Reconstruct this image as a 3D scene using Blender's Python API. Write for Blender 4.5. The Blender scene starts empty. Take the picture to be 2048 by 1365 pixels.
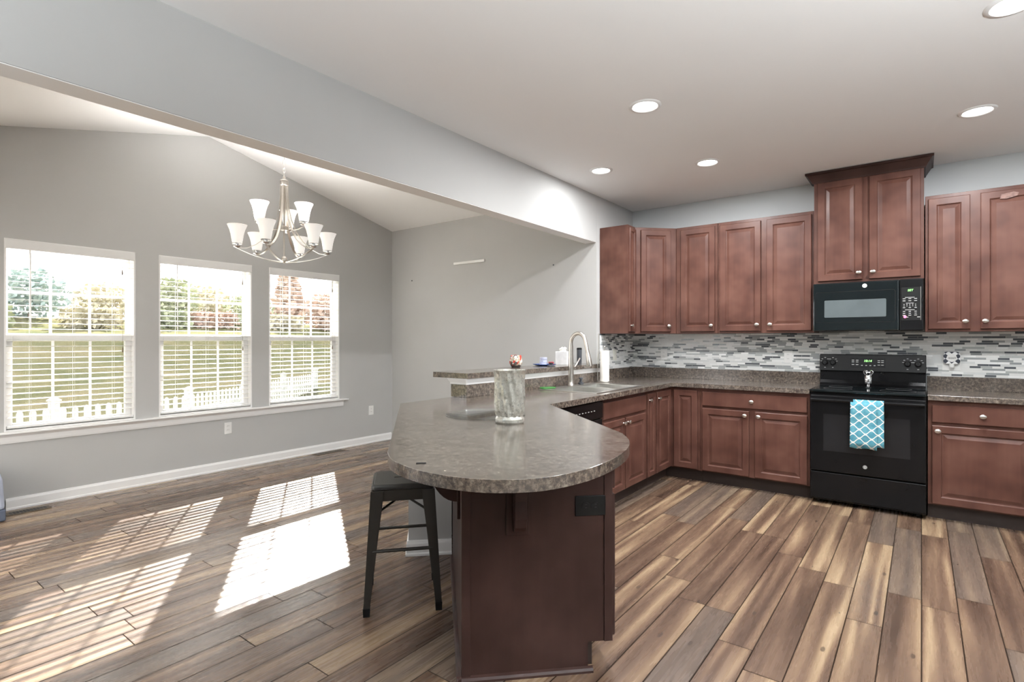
import bpy, bmesh, math, random
from mathutils import Vector, Matrix
from mathutils.geometry import tessellate_polygon
random.seed(7)
PI = math.pi
SC = bpy.context.scene
COL = SC.collection

# ------------------------------------------------------------------ camera, light, exposure
CAM_H = 1.312
cam_d = bpy.data.cameras.new('camera'); cam = bpy.data.objects.new('camera', cam_d); COL.objects.link(cam)
cam.location = (0, 0, CAM_H)
cam.rotation_euler = (PI/2, 0, math.atan(819/1080))
cam_d.sensor_fit = 'HORIZONTAL'; cam_d.sensor_width = 36
cam_d.lens = 36*1080/2048
cam_d.shift_y = -1.5/2048
cam_d.clip_start = .05; cam_d.clip_end = 300
SC.camera = cam
w = bpy.data.worlds.new('World'); SC.world = w; w.use_nodes = True
bg = w.node_tree.nodes['Background']
bg.inputs[0].default_value = (.985, .99, 1.0, 1); bg.inputs[1].default_value = 2.6
sun_d = bpy.data.lights.new('sun', 'SUN'); sun = bpy.data.objects.new('sun', sun_d); COL.objects.link(sun)
sun.rotation_euler = Vector((1.53, -.98, -1.02)).to_track_quat('-Z', 'Y').to_euler()
sun_d.energy = 30; sun_d.angle = .009; sun_d.color = (1, .95, .88)
vs = SC.view_settings
vs.view_transform = 'Standard'; vs.look = 'None'; vs.gamma = 1; vs.use_curve_mapping = False
vs.exposure = 0.58
SC.cycles.use_denoising = True
SC.cycles.max_bounces = 10; SC.cycles.diffuse_bounces = 6; SC.cycles.glossy_bounces = 4
SC.cycles.transparent_max_bounces = 24
SC.cycles.sample_clamp_indirect = 6
SC.cycles.caustics_reflective = True; SC.cycles.blur_glossy = .8; SC.cycles.caustics_refractive = False

FILL_GAIN = 1.0  # strength factor of the added ceiling fill lamps
def lamp(name, kind, loc, energy, color=(1, 1, 1), size=.1, size_y=None, direction=(0, 0, -1), portal=False, spread=None):
    d = bpy.data.lights.new(name, kind); o = bpy.data.objects.new(name, d); COL.objects.link(o)
    o.location = loc; d.energy = energy; d.color = color
    if kind == 'AREA':
        o.rotation_euler = Vector(direction).to_track_quat('-Z', 'Y').to_euler()
        d.shape = 'RECTANGLE' if size_y else 'DISK'
        d.size = size
        if size_y: d.size_y = size_y
        if portal: d.cycles.is_portal = True
        if spread: d.spread = spread
    elif kind == 'POINT':
        d.shadow_soft_size = size
    return o

# ------------------------------------------------------------------ materials
def nodes_of(name):
    m = bpy.data.materials.new(name); m.use_nodes = True
    nt = m.node_tree
    return m, nt, nt.nodes['Principled BSDF']

def N(nt, kind, **kw):
    n = nt.nodes.new(kind)
    for k, v in kw.items():
        if k.startswith('i_'): n.inputs[k[2:]].default_value = v
        else: setattr(n, k, v)
    return n

def mth(nt, op, a, b=None, c=None):
    n = nt.nodes.new('ShaderNodeMath'); n.operation = op
    for i, v in enumerate((a, b, c)):
        if v is None: continue
        if isinstance(v, (int, float)): n.inputs[i].default_value = v
        else: nt.links.new(v, n.inputs[i])
    return n.outputs[0]

def ramp(nt, fac, stops, mode='LINEAR'):
    r = nt.nodes.new('ShaderNodeValToRGB'); cr = r.color_ramp; cr.interpolation = mode
    while len(cr.elements) < len(stops): cr.elements.new(.5)
    for e, (p, c) in zip(cr.elements, stops):
        e.position = p; e.color = (*c, 1)
    nt.links.new(fac, r.inputs[0]); return r.outputs[0]

def mixc(nt, fac, a, b, mode='MIX'):
    n = nt.nodes.new('ShaderNodeMix'); n.data_type = 'RGBA'; n.blend_type = mode
    for sock, v in ((n.inputs[0], fac), (n.inputs[6], a), (n.inputs[7], b)):
        if isinstance(v, (int, float)): sock.default_value = v
        elif isinstance(v, tuple): sock.default_value = (*v, 1) if len(v) == 3 else v
        else: nt.links.new(v, sock)
    return n.outputs[2]

def mk(name, col, rough=.5, metal=0, var=.06, scale=6, spec=.5, coat=0, bump=0, bscale=80, emit=None, estr=0, stretch=None):
    """plain surface with a slight procedural variation of its colour"""
    m, nt, b = nodes_of(name)
    tc = N(nt, 'ShaderNodeTexCoord')
    src = tc.outputs['Object']
    if stretch:
        mp = N(nt, 'ShaderNodeMapping'); mp.inputs['Scale'].default_value = stretch
        nt.links.new(src, mp.inputs[0]); src = mp.outputs[0]
    no = N(nt, 'ShaderNodeTexNoise', i_Scale=scale, i_Detail=4.0)
    nt.links.new(src, no.inputs['Vector'])
    lo = tuple(max(0, c*(1-var)) for c in col); hi = tuple(min(1, c*(1+var)) for c in col)
    nt.links.new(ramp(nt, no.outputs[0], [(.3, lo), (.7, hi)]), b.inputs['Base Color'])
    b.inputs['Roughness'].default_value = rough; b.inputs['Metallic'].default_value = metal
    b.inputs['Specular IOR Level'].default_value = spec
    b.inputs['Coat Weight'].default_value = coat
    if bump:
        n2 = N(nt, 'ShaderNodeTexNoise', i_Scale=bscale, i_Detail=3.0); nt.links.new(src, n2.inputs['Vector'])
        bp = N(nt, 'ShaderNodeBump', i_Strength=bump, i_Distance=.002); nt.links.new(n2.outputs[0], bp.inputs['Height'])
        nt.links.new(bp.outputs[0], b.inputs['Normal'])
    if emit:
        b.inputs['Emission Color'].default_value = (*emit, 1); b.inputs['Emission Strength'].default_value = estr
    return m

def floor_mat():
    m, nt, b = nodes_of('plank_floor')
    geo = N(nt, 'ShaderNodeNewGeometry'); sp = N(nt, 'ShaderNodeSeparateXYZ'); nt.links.new(geo.outputs['Position'], sp.inputs[0])
    X, Y = sp.outputs[0], sp.outputs[1]
    W, L = .142, 1.22
    xs = mth(nt, 'DIVIDE', X, W); row = mth(nt, 'FLOOR', xs); fx = mth(nt, 'FRACT', xs)
    wn = N(nt, 'ShaderNodeTexWhiteNoise', noise_dimensions='1D'); nt.links.new(row, wn.inputs['W'])
    ys = mth(nt, 'ADD', mth(nt, 'DIVIDE', Y, L), mth(nt, 'MULTIPLY', wn.outputs[0], 7.3))
    cell = mth(nt, 'FLOOR', ys); fy = mth(nt, 'FRACT', ys)
    cv = N(nt, 'ShaderNodeCombineXYZ'); nt.links.new(row, cv.inputs[0]); nt.links.new(cell, cv.inputs[1])
    wc = N(nt, 'ShaderNodeTexWhiteNoise', noise_dimensions='2D'); nt.links.new(cv.outputs[0], wc.inputs['Vector'])
    rs = N(nt, 'ShaderNodeSeparateColor'); nt.links.new(wc.outputs['Color'], rs.inputs[0])
    R, G, B = rs.outputs[0], rs.outputs[1], rs.outputs[2]
    # broad grain that runs along the plank, shifted per plank
    gv = N(nt, 'ShaderNodeCombineXYZ')
    nt.links.new(mth(nt, 'ADD', mth(nt, 'MULTIPLY', fx, 1.35), mth(nt, 'MULTIPLY', R, 37)), gv.inputs[0])
    nt.links.new(mth(nt, 'ADD', mth(nt, 'MULTIPLY', fy, .55), mth(nt, 'MULTIPLY', G, 23)), gv.inputs[1])
    n1 = N(nt, 'ShaderNodeTexNoise', i_Scale=1.5, i_Detail=1.2, i_Roughness=.45, i_Distortion=.35); nt.links.new(gv.outputs[0], n1.inputs['Vector'])
    tone = mth(nt, 'ADD', mth(nt, 'MULTIPLY', mth(nt, 'SUBTRACT', n1.outputs[0], .5), 1.45), mth(nt, 'ADD', .30, mth(nt, 'MULTIPLY', B, .30)))
    c = ramp(nt, tone, [(0, (.060, .036, .025)), (.25, (.102, .062, .042)), (.45, (.155, .097, .064)), (.58, (.225, .147, .092)), (.72, (.335, .235, .145)), (1, (.42, .305, .195))])
    # grey-brown planks
    grey = mth(nt, 'GREATER_THAN', G, .72)
    c = mixc(nt, mth(nt, 'MULTIPLY', grey, .55), c, (.135, .108, .088))
    # fine fibres
    fv = N(nt, 'ShaderNodeCombineXYZ')
    nt.links.new(mth(nt, 'MULTIPLY', X, 75), fv.inputs[0]); nt.links.new(mth(nt, 'MULTIPLY', Y, 4), fv.inputs[1]); nt.links.new(mth(nt, 'MULTIPLY', B, 50), fv.inputs[2])
    n2 = N(nt, 'ShaderNodeTexNoise', i_Scale=1.0, i_Detail=3.0); nt.links.new(fv.outputs[0], n2.inputs['Vector'])
    c = mixc(nt, .2, c, ramp(nt, n2.outputs[0], [(.25, (.55, .55, .55)), (.7, (1.15, 1.15, 1.15))]), 'MULTIPLY')
    # knots
    kv = N(nt, 'ShaderNodeCombineXYZ'); nt.links.new(mth(nt, 'MULTIPLY', X, 8), kv.inputs[0]); nt.links.new(mth(nt, 'MULTIPLY', Y, 3.2), kv.inputs[1]); nt.links.new(mth(nt, 'MULTIPLY', R, 9), kv.inputs[2])
    vo = N(nt, 'ShaderNodeTexVoronoi', i_Scale=1.0); nt.links.new(kv.outputs[0], vo.inputs['Vector'])
    c = mixc(nt, mth(nt, 'MULTIPLY', mth(nt, 'LESS_THAN', vo.outputs['Distance'], .075), .65), c, (.035, .024, .018))
    # joints
    ex = mth(nt, 'MINIMUM', fx, mth(nt, 'SUBTRACT', 1, fx)); ey = mth(nt, 'MINIMUM', fy, mth(nt, 'SUBTRACT', 1, fy))
    gap = mth(nt, 'MAXIMUM', mth(nt, 'LESS_THAN', ex, .018), mth(nt, 'LESS_THAN', ey, .0020))
    c = mixc(nt, mth(nt, 'MULTIPLY', gap, .92), c, (.012, .008, .006))
    nt.links.new(c, b.inputs['Base Color'])
    nt.links.new(ramp(nt, n2.outputs[0], [(.2, (.22,)*3), (.8, (.33,)*3)]), b.inputs['Roughness'])
    nt.links.new(mth(nt, 'MULTIPLY', mth(nt, 'SUBTRACT', 1, gap), .52), b.inputs['Specular IOR Level']); nt.links.new(mth(nt, 'MULTIPLY', mth(nt, 'SUBTRACT', 1, gap), .10), b.inputs['Coat Weight']); b.inputs['Coat Roughness'].default_value = .3
    bp = N(nt, 'ShaderNodeBump', i_Strength=.05, i_Distance=.002); nt.links.new(mth(nt, 'SUBTRACT', n2.outputs[0], gap), bp.inputs['Height'])
    nt.links.new(bp.outputs[0], b.inputs['Normal'])
    return m

def tile_mat():
    m, nt, b = nodes_of('strip_mosaic')
    geo = N(nt, 'ShaderNodeNewGeometry'); sp = N(nt, 'ShaderNodeSeparateXYZ'); nt.links.new(geo.outputs['Position'], sp.inputs[0])
    s = mth(nt, 'ADD', sp.outputs[0], sp.outputs[1]); Z = sp.outputs[2]
    zr = mth(nt, 'DIVIDE', Z, .0168); row = mth(nt, 'FLOOR', zr); fz = mth(nt, 'FRACT', zr)
    w1 = N(nt, 'ShaderNodeTexWhiteNoise', noise_dimensions='1D'); nt.links.new(row, w1.inputs['W'])
    xs = mth(nt, 'ADD', mth(nt, 'DIVIDE', s, .135), mth(nt, 'MULTIPLY', w1.outputs[0], 17.7))
    cell = mth(nt, 'FLOOR', xs); fx = mth(nt, 'FRACT', xs)
    cv = N(nt, 'ShaderNodeCombineXYZ'); nt.links.new(cell, cv.inputs[0]); nt.links.new(row, cv.inputs[1])
    wc = N(nt, 'ShaderNodeTexWhiteNoise', noise_dimensions='2D'); nt.links.new(cv.outputs[0], wc.inputs['Vector'])
    sc = N(nt, 'ShaderNodeSeparateColor'); nt.links.new(wc.outputs['Color'], sc.inputs[0])
    split = mth(nt, 'GREATER_THAN', sc.outputs[1], .45)
    half = mth(nt, 'MULTIPLY', split, mth(nt, 'GREATER_THAN', fx, .5))
    c3 = N(nt, 'ShaderNodeCombineXYZ'); nt.links.new(cell, c3.inputs[0]); nt.links.new(row, c3.inputs[1]); nt.links.new(half, c3.inputs[2])
    w3 = N(nt, 'ShaderNodeTexWhiteNoise', noise_dimensions='3D'); nt.links.new(c3.outputs[0], w3.inputs['Vector'])
    col = ramp(nt, w3.outputs[0], [(0, (.76, .77, .75)), (.30, (.86, .87, .86)), (.56, (.68, .70, .69)), (.69, (.32, .34, .34)), (.83, (.44, .46, .45)), (.89, (.085, .095, .105))], 'CONSTANT')
    rough = ramp(nt, w3.outputs[0], [(0, (.3,)*3), (.66, (.12,)*3)], 'CONSTANT')
    fx2 = mth(nt, 'FRACT', mth(nt, 'MULTIPLY', fx, mth(nt, 'ADD', 1, split)))
    ez = mth(nt, 'MINIMUM', fz, mth(nt, 'SUBTRACT', 1, fz)); ex = mth(nt, 'MINIMUM', fx2, mth(nt, 'SUBTRACT', 1, fx2))
    g = mth(nt, 'MAXIMUM', mth(nt, 'LESS_THAN', ez, .05), mth(nt, 'LESS_THAN', ex, .009))
    nt.links.new(mixc(nt, g, col, (.70, .70, .68)), b.inputs['Base Color'])
    nt.links.new(rough, b.inputs['Roughness'])
    bp = N(nt, 'ShaderNodeBump', i_Strength=.4, i_Distance=.002); bp.invert = True
    nt.links.new(g, bp.inputs['Height']); nt.links.new(bp.outputs[0], b.inputs['Normal'])
    return m

def counter_mat():
    m, nt, b = nodes_of('mottled_laminate')
    geo = N(nt, 'ShaderNodeNewGeometry')
    n1 = N(nt, 'ShaderNodeTexNoise', i_Scale=7.0, i_Detail=3.0, i_Distortion=.6); nt.links.new(geo.outputs['Position'], n1.inputs['Vector'])
    n2 = N(nt, 'ShaderNodeTexNoise', i_Scale=52.0, i_Detail=5.0, i_Roughness=.72, i_Distortion=.25); nt.links.new(geo.outputs['Position'], n2.inputs['Vector'])
    n3 = N(nt, 'ShaderNodeTexNoise', i_Scale=150.0, i_Detail=2.0); nt.links.new(geo.outputs['Position'], n3.inputs['Vector'])
    c = ramp(nt, n2.outputs[0], [(.32, (.014, .011, .010)), (.42, (.048, .037, .031)), (.50, (.108, .086, .069)), (.59, (.205, .168, .130)), (.72, (.35, .30, .235))])
    c = mixc(nt, .28, c, ramp(nt, n1.outputs[0], [(.3, (.075, .052, .040)), (.7, (.20, .172, .150))]))
    c = mixc(nt, mth(nt, 'MULTIPLY', mth(nt, 'LESS_THAN', n3.outputs[0], .38), .5), c, (.03, .026, .026))
    nt.links.new(c, b.inputs['Base Color'])
    nt.links.new(ramp(nt, n1.outputs[0], [(.3, (.16,)*3), (.7, (.22,)*3)]), b.inputs['Roughness'])
    b.inputs['Specular IOR Level'].default_value = .8; b.inputs['Coat Weight'].default_value = .5; b.inputs['Coat Roughness'].default_value = .15
    return m

def wood_mat(name, c0, c1, c2, rough=.34, coat=.0):
    m, nt, b = nodes_of(name)
    tc = N(nt, 'ShaderNodeTexCoord')
    mp = N(nt, 'ShaderNodeMapping'); mp.inputs['Scale'].default_value = (40, 40, 2.5); nt.links.new(tc.outputs['Object'], mp.inputs[0])
    n1 = N(nt, 'ShaderNodeTexNoise', i_Scale=1.0, i_Detail=3.0); nt.links.new(mp.outputs[0], n1.inputs['Vector'])
    n2 = N(nt, 'ShaderNodeTexNoise', i_Scale=5.0, i_Detail=2.0); nt.links.new(tc.outputs['Object'], n2.inputs['Vector'])
    f = mth(nt, 'ADD', mth(nt, 'MULTIPLY', n1.outputs[0], .14), mth(nt, 'MULTIPLY', n2.outputs[0], .86))
    nt.links.new(ramp(nt, f, [(.32, c0), (.5, c1), (.68, c2)]), b.inputs['Base Color'])
    b.inputs['Roughness'].default_value = rough; b.inputs['Specular IOR Level'].default_value = .22; b.inputs['Coat Weight'].default_value = coat; b.inputs['Coat Roughness'].default_value = .25
    return m

def glass_mat(name, tint=(1, 1, 1), gloss=.06):
    m = bpy.data.materials.new(name); m.use_nodes = True; nt = m.node_tree; nt.nodes.clear()
    out = N(nt, 'ShaderNodeOutputMaterial'); t = N(nt, 'ShaderNodeBsdfTransparent'); g = N(nt, 'ShaderNodeBsdfGlossy')
    tc = N(nt, 'ShaderNodeTexCoord'); no = N(nt, 'ShaderNodeTexNoise', i_Scale=3.0); nt.links.new(tc.outputs['Object'], no.inputs['Vector'])
    nt.links.new(ramp(nt, no.outputs[0], [(.3, tuple(c*.985 for c in tint)), (.7, tint)]), t.inputs[0])
    g.inputs['Roughness'].default_value = .03
    lw = N(nt, 'ShaderNodeLayerWeight', i_Blend=.25)
    mx = N(nt, 'ShaderNodeMixShader'); nt.links.new(mth(nt, 'ADD', gloss*.5, mth(nt, 'MULTIPLY', lw.outputs['Fresnel'], .5)), mx.inputs[0])
    nt.links.new(t.outputs[0], mx.inputs[1]); nt.links.new(g.outputs[0], mx.inputs[2]); nt.links.new(mx.outputs[0], out.inputs[0])
    return m

def screen_mat():
    m = bpy.data.materials.new('insect_screen'); m.use_nodes = True; nt = m.node_tree; nt.nodes.clear()
    out = N(nt, 'ShaderNodeOutputMaterial'); t = N(nt, 'ShaderNodeBsdfTransparent'); d = N(nt, 'ShaderNodeBsdfDiffuse')
    tc = N(nt, 'ShaderNodeTexCoord'); no = N(nt, 'ShaderNodeTexNoise', i_Scale=40.0); nt.links.new(tc.outputs['Object'], no.inputs['Vector'])
    nt.links.new(ramp(nt, no.outputs[0], [(.3, (.05, .05, .05)), (.7, (.08, .08, .08))]), d.inputs[0])
    mx = N(nt, 'ShaderNodeMixShader'); mx.inputs[0].default_value = .32
    nt.links.new(t.outputs[0], mx.inputs[1]); nt.links.new(d.outputs[0], mx.inputs[2]); nt.links.new(mx.outputs[0], out.inputs[0])
    return m

def mosaic_cup_mat():
    m, nt, b = nodes_of('red_mosaic')
    tc = N(nt, 'ShaderNodeTexCoord')
    v = N(nt, 'ShaderNodeTexVoronoi', i_Scale=58.0); nt.links.new(tc.outputs['Object'], v.inputs['Vector'])
    s = N(nt, 'ShaderNodeSeparateColor'); nt.links.new(v.outputs['Color'], s.inputs[0])
    nt.links.new(ramp(nt, s.outputs[0], [(0, (.55, .06, .04)), (.3, (.75, .72, .66)), (.72, (.12, .10, .09)), (.86, (.5, .42, .30))], 'CONSTANT'), b.inputs['Base Color'])
    b.inputs['Roughness'].default_value = .2
    return m

def mercury_mat():
    m, nt, b = nodes_of('mercury_glass')
    tc = N(nt, 'ShaderNodeTexCoord')
    n = N(nt, 'ShaderNodeTexNoise', i_Scale=38.0, i_Detail=5.0, i_Roughness=.7); nt.links.new(tc.outputs['Object'], n.inputs['Vector'])
    nt.links.new(ramp(nt, n.outputs[0], [(.28, (.12, .115, .09)), (.42, (.48, .46, .40)), (.6, (.70, .69, .62)), (.8, (.88, .87, .82))]), b.inputs['Base Color'])
    nt.links.new(ramp(nt, n.outputs[0], [(.3, (.45,)*3), (.7, (.2,)*3)]), b.inputs['Roughness'])
    b.inputs['Metallic'].default_value = .55; b.inputs['Coat Weight'].default_value = .8; b.inputs['Coat Roughness'].default_value = .05
    return m

def towel_mat():
    m, nt, b = nodes_of('ogee_towel')
    tc = N(nt, 'ShaderNodeTexCoord'); sp = N(nt, 'ShaderNodeSeparateXYZ'); nt.links.new(tc.outputs['Object'], sp.inputs[0])
    u = mth(nt, 'DIVIDE', sp.outputs[2], .034); v = mth(nt, 'DIVIDE', sp.outputs[0], .080)
    sn = mth(nt, 'MULTIPLY', mth(nt, 'SINE', mth(nt, 'MULTIPLY', v, 2*PI)), .43)
    def line(x):
        f = mth(nt, 'FRACT', mth(nt, 'ADD', mth(nt, 'MULTIPLY', x, .5), .5))
        return mth(nt, 'MULTIPLY', mth(nt, 'ABSOLUTE', mth(nt, 'SUBTRACT', f, .5)), 2)
    e = mth(nt, 'MINIMUM', line(mth(nt, 'SUBTRACT', u, sn)), line(mth(nt, 'ADD', mth(nt, 'SUBTRACT', u, 1), sn)))
    no = N(nt, 'ShaderNodeTexNoise', i_Scale=30.0); nt.links.new(tc.outputs['Object'], no.inputs['Vector'])
    teal = ramp(nt, no.outputs[0], [(.3, (.055, .24, .32)), (.7, (.13, .36, .43))])
    nt.links.new(mixc(nt, mth(nt, 'LESS_THAN', e, .13), teal, (.82, .80, .74)), b.inputs['Base Color'])
    b.inputs['Roughness'].default_value = .9
    return m

def check_mat():
    m, nt, b = nodes_of('diamond_check')
    tc = N(nt, 'ShaderNodeTexCoord'); mp = N(nt, 'ShaderNodeMapping'); mp.inputs['Rotation'].default_value = (0, PI/4, 0)
    nt.links.new(tc.outputs['Object'], mp.inputs[0])
    ch = N(nt, 'ShaderNodeTexChecker', i_Scale=36.0); ch.inputs['Color1'].default_value = (.85, .86, .86, 1); ch.inputs['Color2'].default_value = (.02, .025, .04, 1)
    nt.links.new(mp.outputs[0], ch.inputs['Vector']); nt.links.new(ch.outputs[0], b.inputs['Base Color'])
    return m

def grass_mat():
    m, nt, b = nodes_of('lawn')
    tc = N(nt, 'ShaderNodeNewGeometry')
    n = N(nt, 'ShaderNodeTexNoise', i_Scale=.55, i_Detail=6.0, i_Roughness=.65); nt.links.new(tc.outputs['Position'], n.inputs['Vector'])
    nt.links.new(ramp(nt, n.outputs[0], [(.3, (.066, .078, .040)), (.5, (.108, .106, .057)), (.68, (.152, .134, .084))]), b.inputs['Base Color'])
    b.inputs['Roughness'].default_value = 1; b.inputs['Specular IOR Level'].default_value = 0
    return m

def leaf_mat(name, a, c):
    m, nt, b = nodes_of(name)
    tc = N(nt, 'ShaderNodeNewGeometry')
    n = N(nt, 'ShaderNodeTexNoise', i_Scale=2.5, i_Detail=3.0); nt.links.new(tc.outputs['Position'], n.inputs['Vector'])
    nt.links.new(ramp(nt, n.outputs[0], [(.3, a), (.7, c)]), b.inputs['Base Color'])
    b.inputs['Roughness'].default_value = .9; b.inputs['Specular IOR Level'].default_value = .1
    return m

GREYWALL = (.475, .475, .465)
M = dict(
    floor=floor_mat(), tile=tile_mat(), counter=counter_mat(),
    wall=mk('grey_wall_paint', GREYWALL, .75, var=.015, scale=2, bump=.05, bscale=220, spec=.25),
    kwall=mk('kitchen_wall_paint', (.56, .585, .59), .75, var=.015, scale=2, bump=.05, bscale=220, spec=.25),
    ceil=mk('ceiling_paint', (.86, .858, .85), .9, var=.01, scale=1.5, spec=.1),
    white=mk('white_trim_paint', (.84, .84, .83), .4, var=.015),
    vinyl=mk('white_vinyl', (.86, .86, .86), .35, var=.01),
    blind=mk('white_blind_slat', (.86, .85, .82), .45, var=.02),
    blindtrim=mk('blind_valance', (.80, .80, .79), .4, var=.01),
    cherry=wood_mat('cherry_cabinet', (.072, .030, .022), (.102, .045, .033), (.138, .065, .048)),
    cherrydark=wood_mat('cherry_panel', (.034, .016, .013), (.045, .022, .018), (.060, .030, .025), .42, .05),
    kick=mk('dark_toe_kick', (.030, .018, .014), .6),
    nickel=mk('satin_nickel', (.72, .70, .66), .28, 1, var=.03),
    brushed=mk('brushed_nickel', (.66, .62, .57), .30, 1, var=.04, stretch=(1, 1, 8)),
    chrome=mk('polished_chrome', (.82, .82, .83), .10, 1, var=.02),
    steel=mk('stainless_steel', (.62, .61, .58), .30, 1, var=.05, stretch=(30, 2, 2)),
    black=mk('black_enamel', (.007, .007, .0075), .2, var=.1, spec=.22, coat=.05),
    blackglass=mk('black_glass', (.006, .009, .010), .04, var=.1, spec=.5, coat=.25),
    mwglass=mk('microwave_window', (.10, .12, .125), .06, var=.1, spec=.8, coat=1),
    ovenglass=mk('oven_window', (.016, .016, .017), .10, var=.1, spec=.3),
    blackplastic=mk('black_plastic', (.011, .011, .011), .4, var=.1, spec=.2),
    gunmetal=mk('gunmetal_paint', (.045, .042, .037), .36, .4, var=.08),
    ring=mk('burner_ring_grey', (.05, .05, .05), .3),
    print_=mk('panel_print', (.62, .62, .60), .6),
    green_led=mk('green_display', (.1, .6, .1), .5, emit=(.35, 1, .25), estr=2.2),
    red_led=mk('red_button_light', (.7, .1, .15), .5, emit=(1, .12, .25), estr=1.6),
    plastic=mk('white_plastic', (.82, .82, .80), .35, var=.01),
    slot=mk('dark_slot', (.03, .03, .03), .6),
    ivory=mk('ivory_plastic', (.74, .73, .66), .35, var=.01),
    shade=mk('frosted_glass_shade', (.90, .88, .84), .35, var=.01, emit=(1, .97, .93), estr=.30),
    lens=mk('light_lens', (.9, .9, .9), .4, emit=(1, .98, .95), estr=6),
    paper=mk('paper_towel', (.86, .84, .78), .9, var=.02, bump=.3, bscale=120),
    blue=mk('blue_ceramic', (.035, .10, .36), .25),
    lav=mk('lavender_enamel', (.50, .52, .62), .35, var=.05),
    red=mk('red_plastic', (.6, .04, .05), .35),
    darkbase=mk('dark_base', (.045, .035, .032), .4),
    charcoal=mk('charcoal_plastic', (.06, .065, .075), .45),
    marble=mk('marble_print', (.74, .74, .73), .5, var=.16, scale=14),
    greenpad=mk('green_silicone', (.035, .17, .03), .5, var=.15),
    cup=mosaic_cup_mat(), mercury=mercury_mat(), towel=towel_mat(), check=check_mat(),
    glass=glass_mat('window_glass'), plate_glass=glass_mat('clear_plate_glass', (.95, .97, .96), .10), screen=screen_mat(),
    grass=grass_mat(), fence=mk('white_vinyl_fence', (.80, .82, .80), .5, var=.02),
    bark=mk('bark', (.16, .12, .09), .9, var=.2, scale=12),
    leaf_g=leaf_mat('green_leaves', (.24, .28, .18), (.40, .42, .28)),  # leaf tones lightened, pale haze of the panes put into their colour
    leaf_r=leaf_mat('rust_leaves', (.36, .26, .21), (.50, .38, .31)),
    leaf_y=leaf_mat('ochre_leaves', (.40, .37, .27), (.52, .48, .36)),
    leaf_b=leaf_mat('blue_green_needles', (.24, .31, .30), (.33, .40, .37)),
    vent=mk('bronze_vent', (.12, .085, .055), .45, .5),
    fabric=mk('pale_blue_fabric', (.42, .46, .56), .9, var=.06, bump=.3, bscale=300),
    fabricdark=mk('slate_blue_base', (.10, .12, .17), .7),
    tape=mk('tape_residue', (.20, .12, .10), .7, var=.3, scale=60),
)

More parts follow.
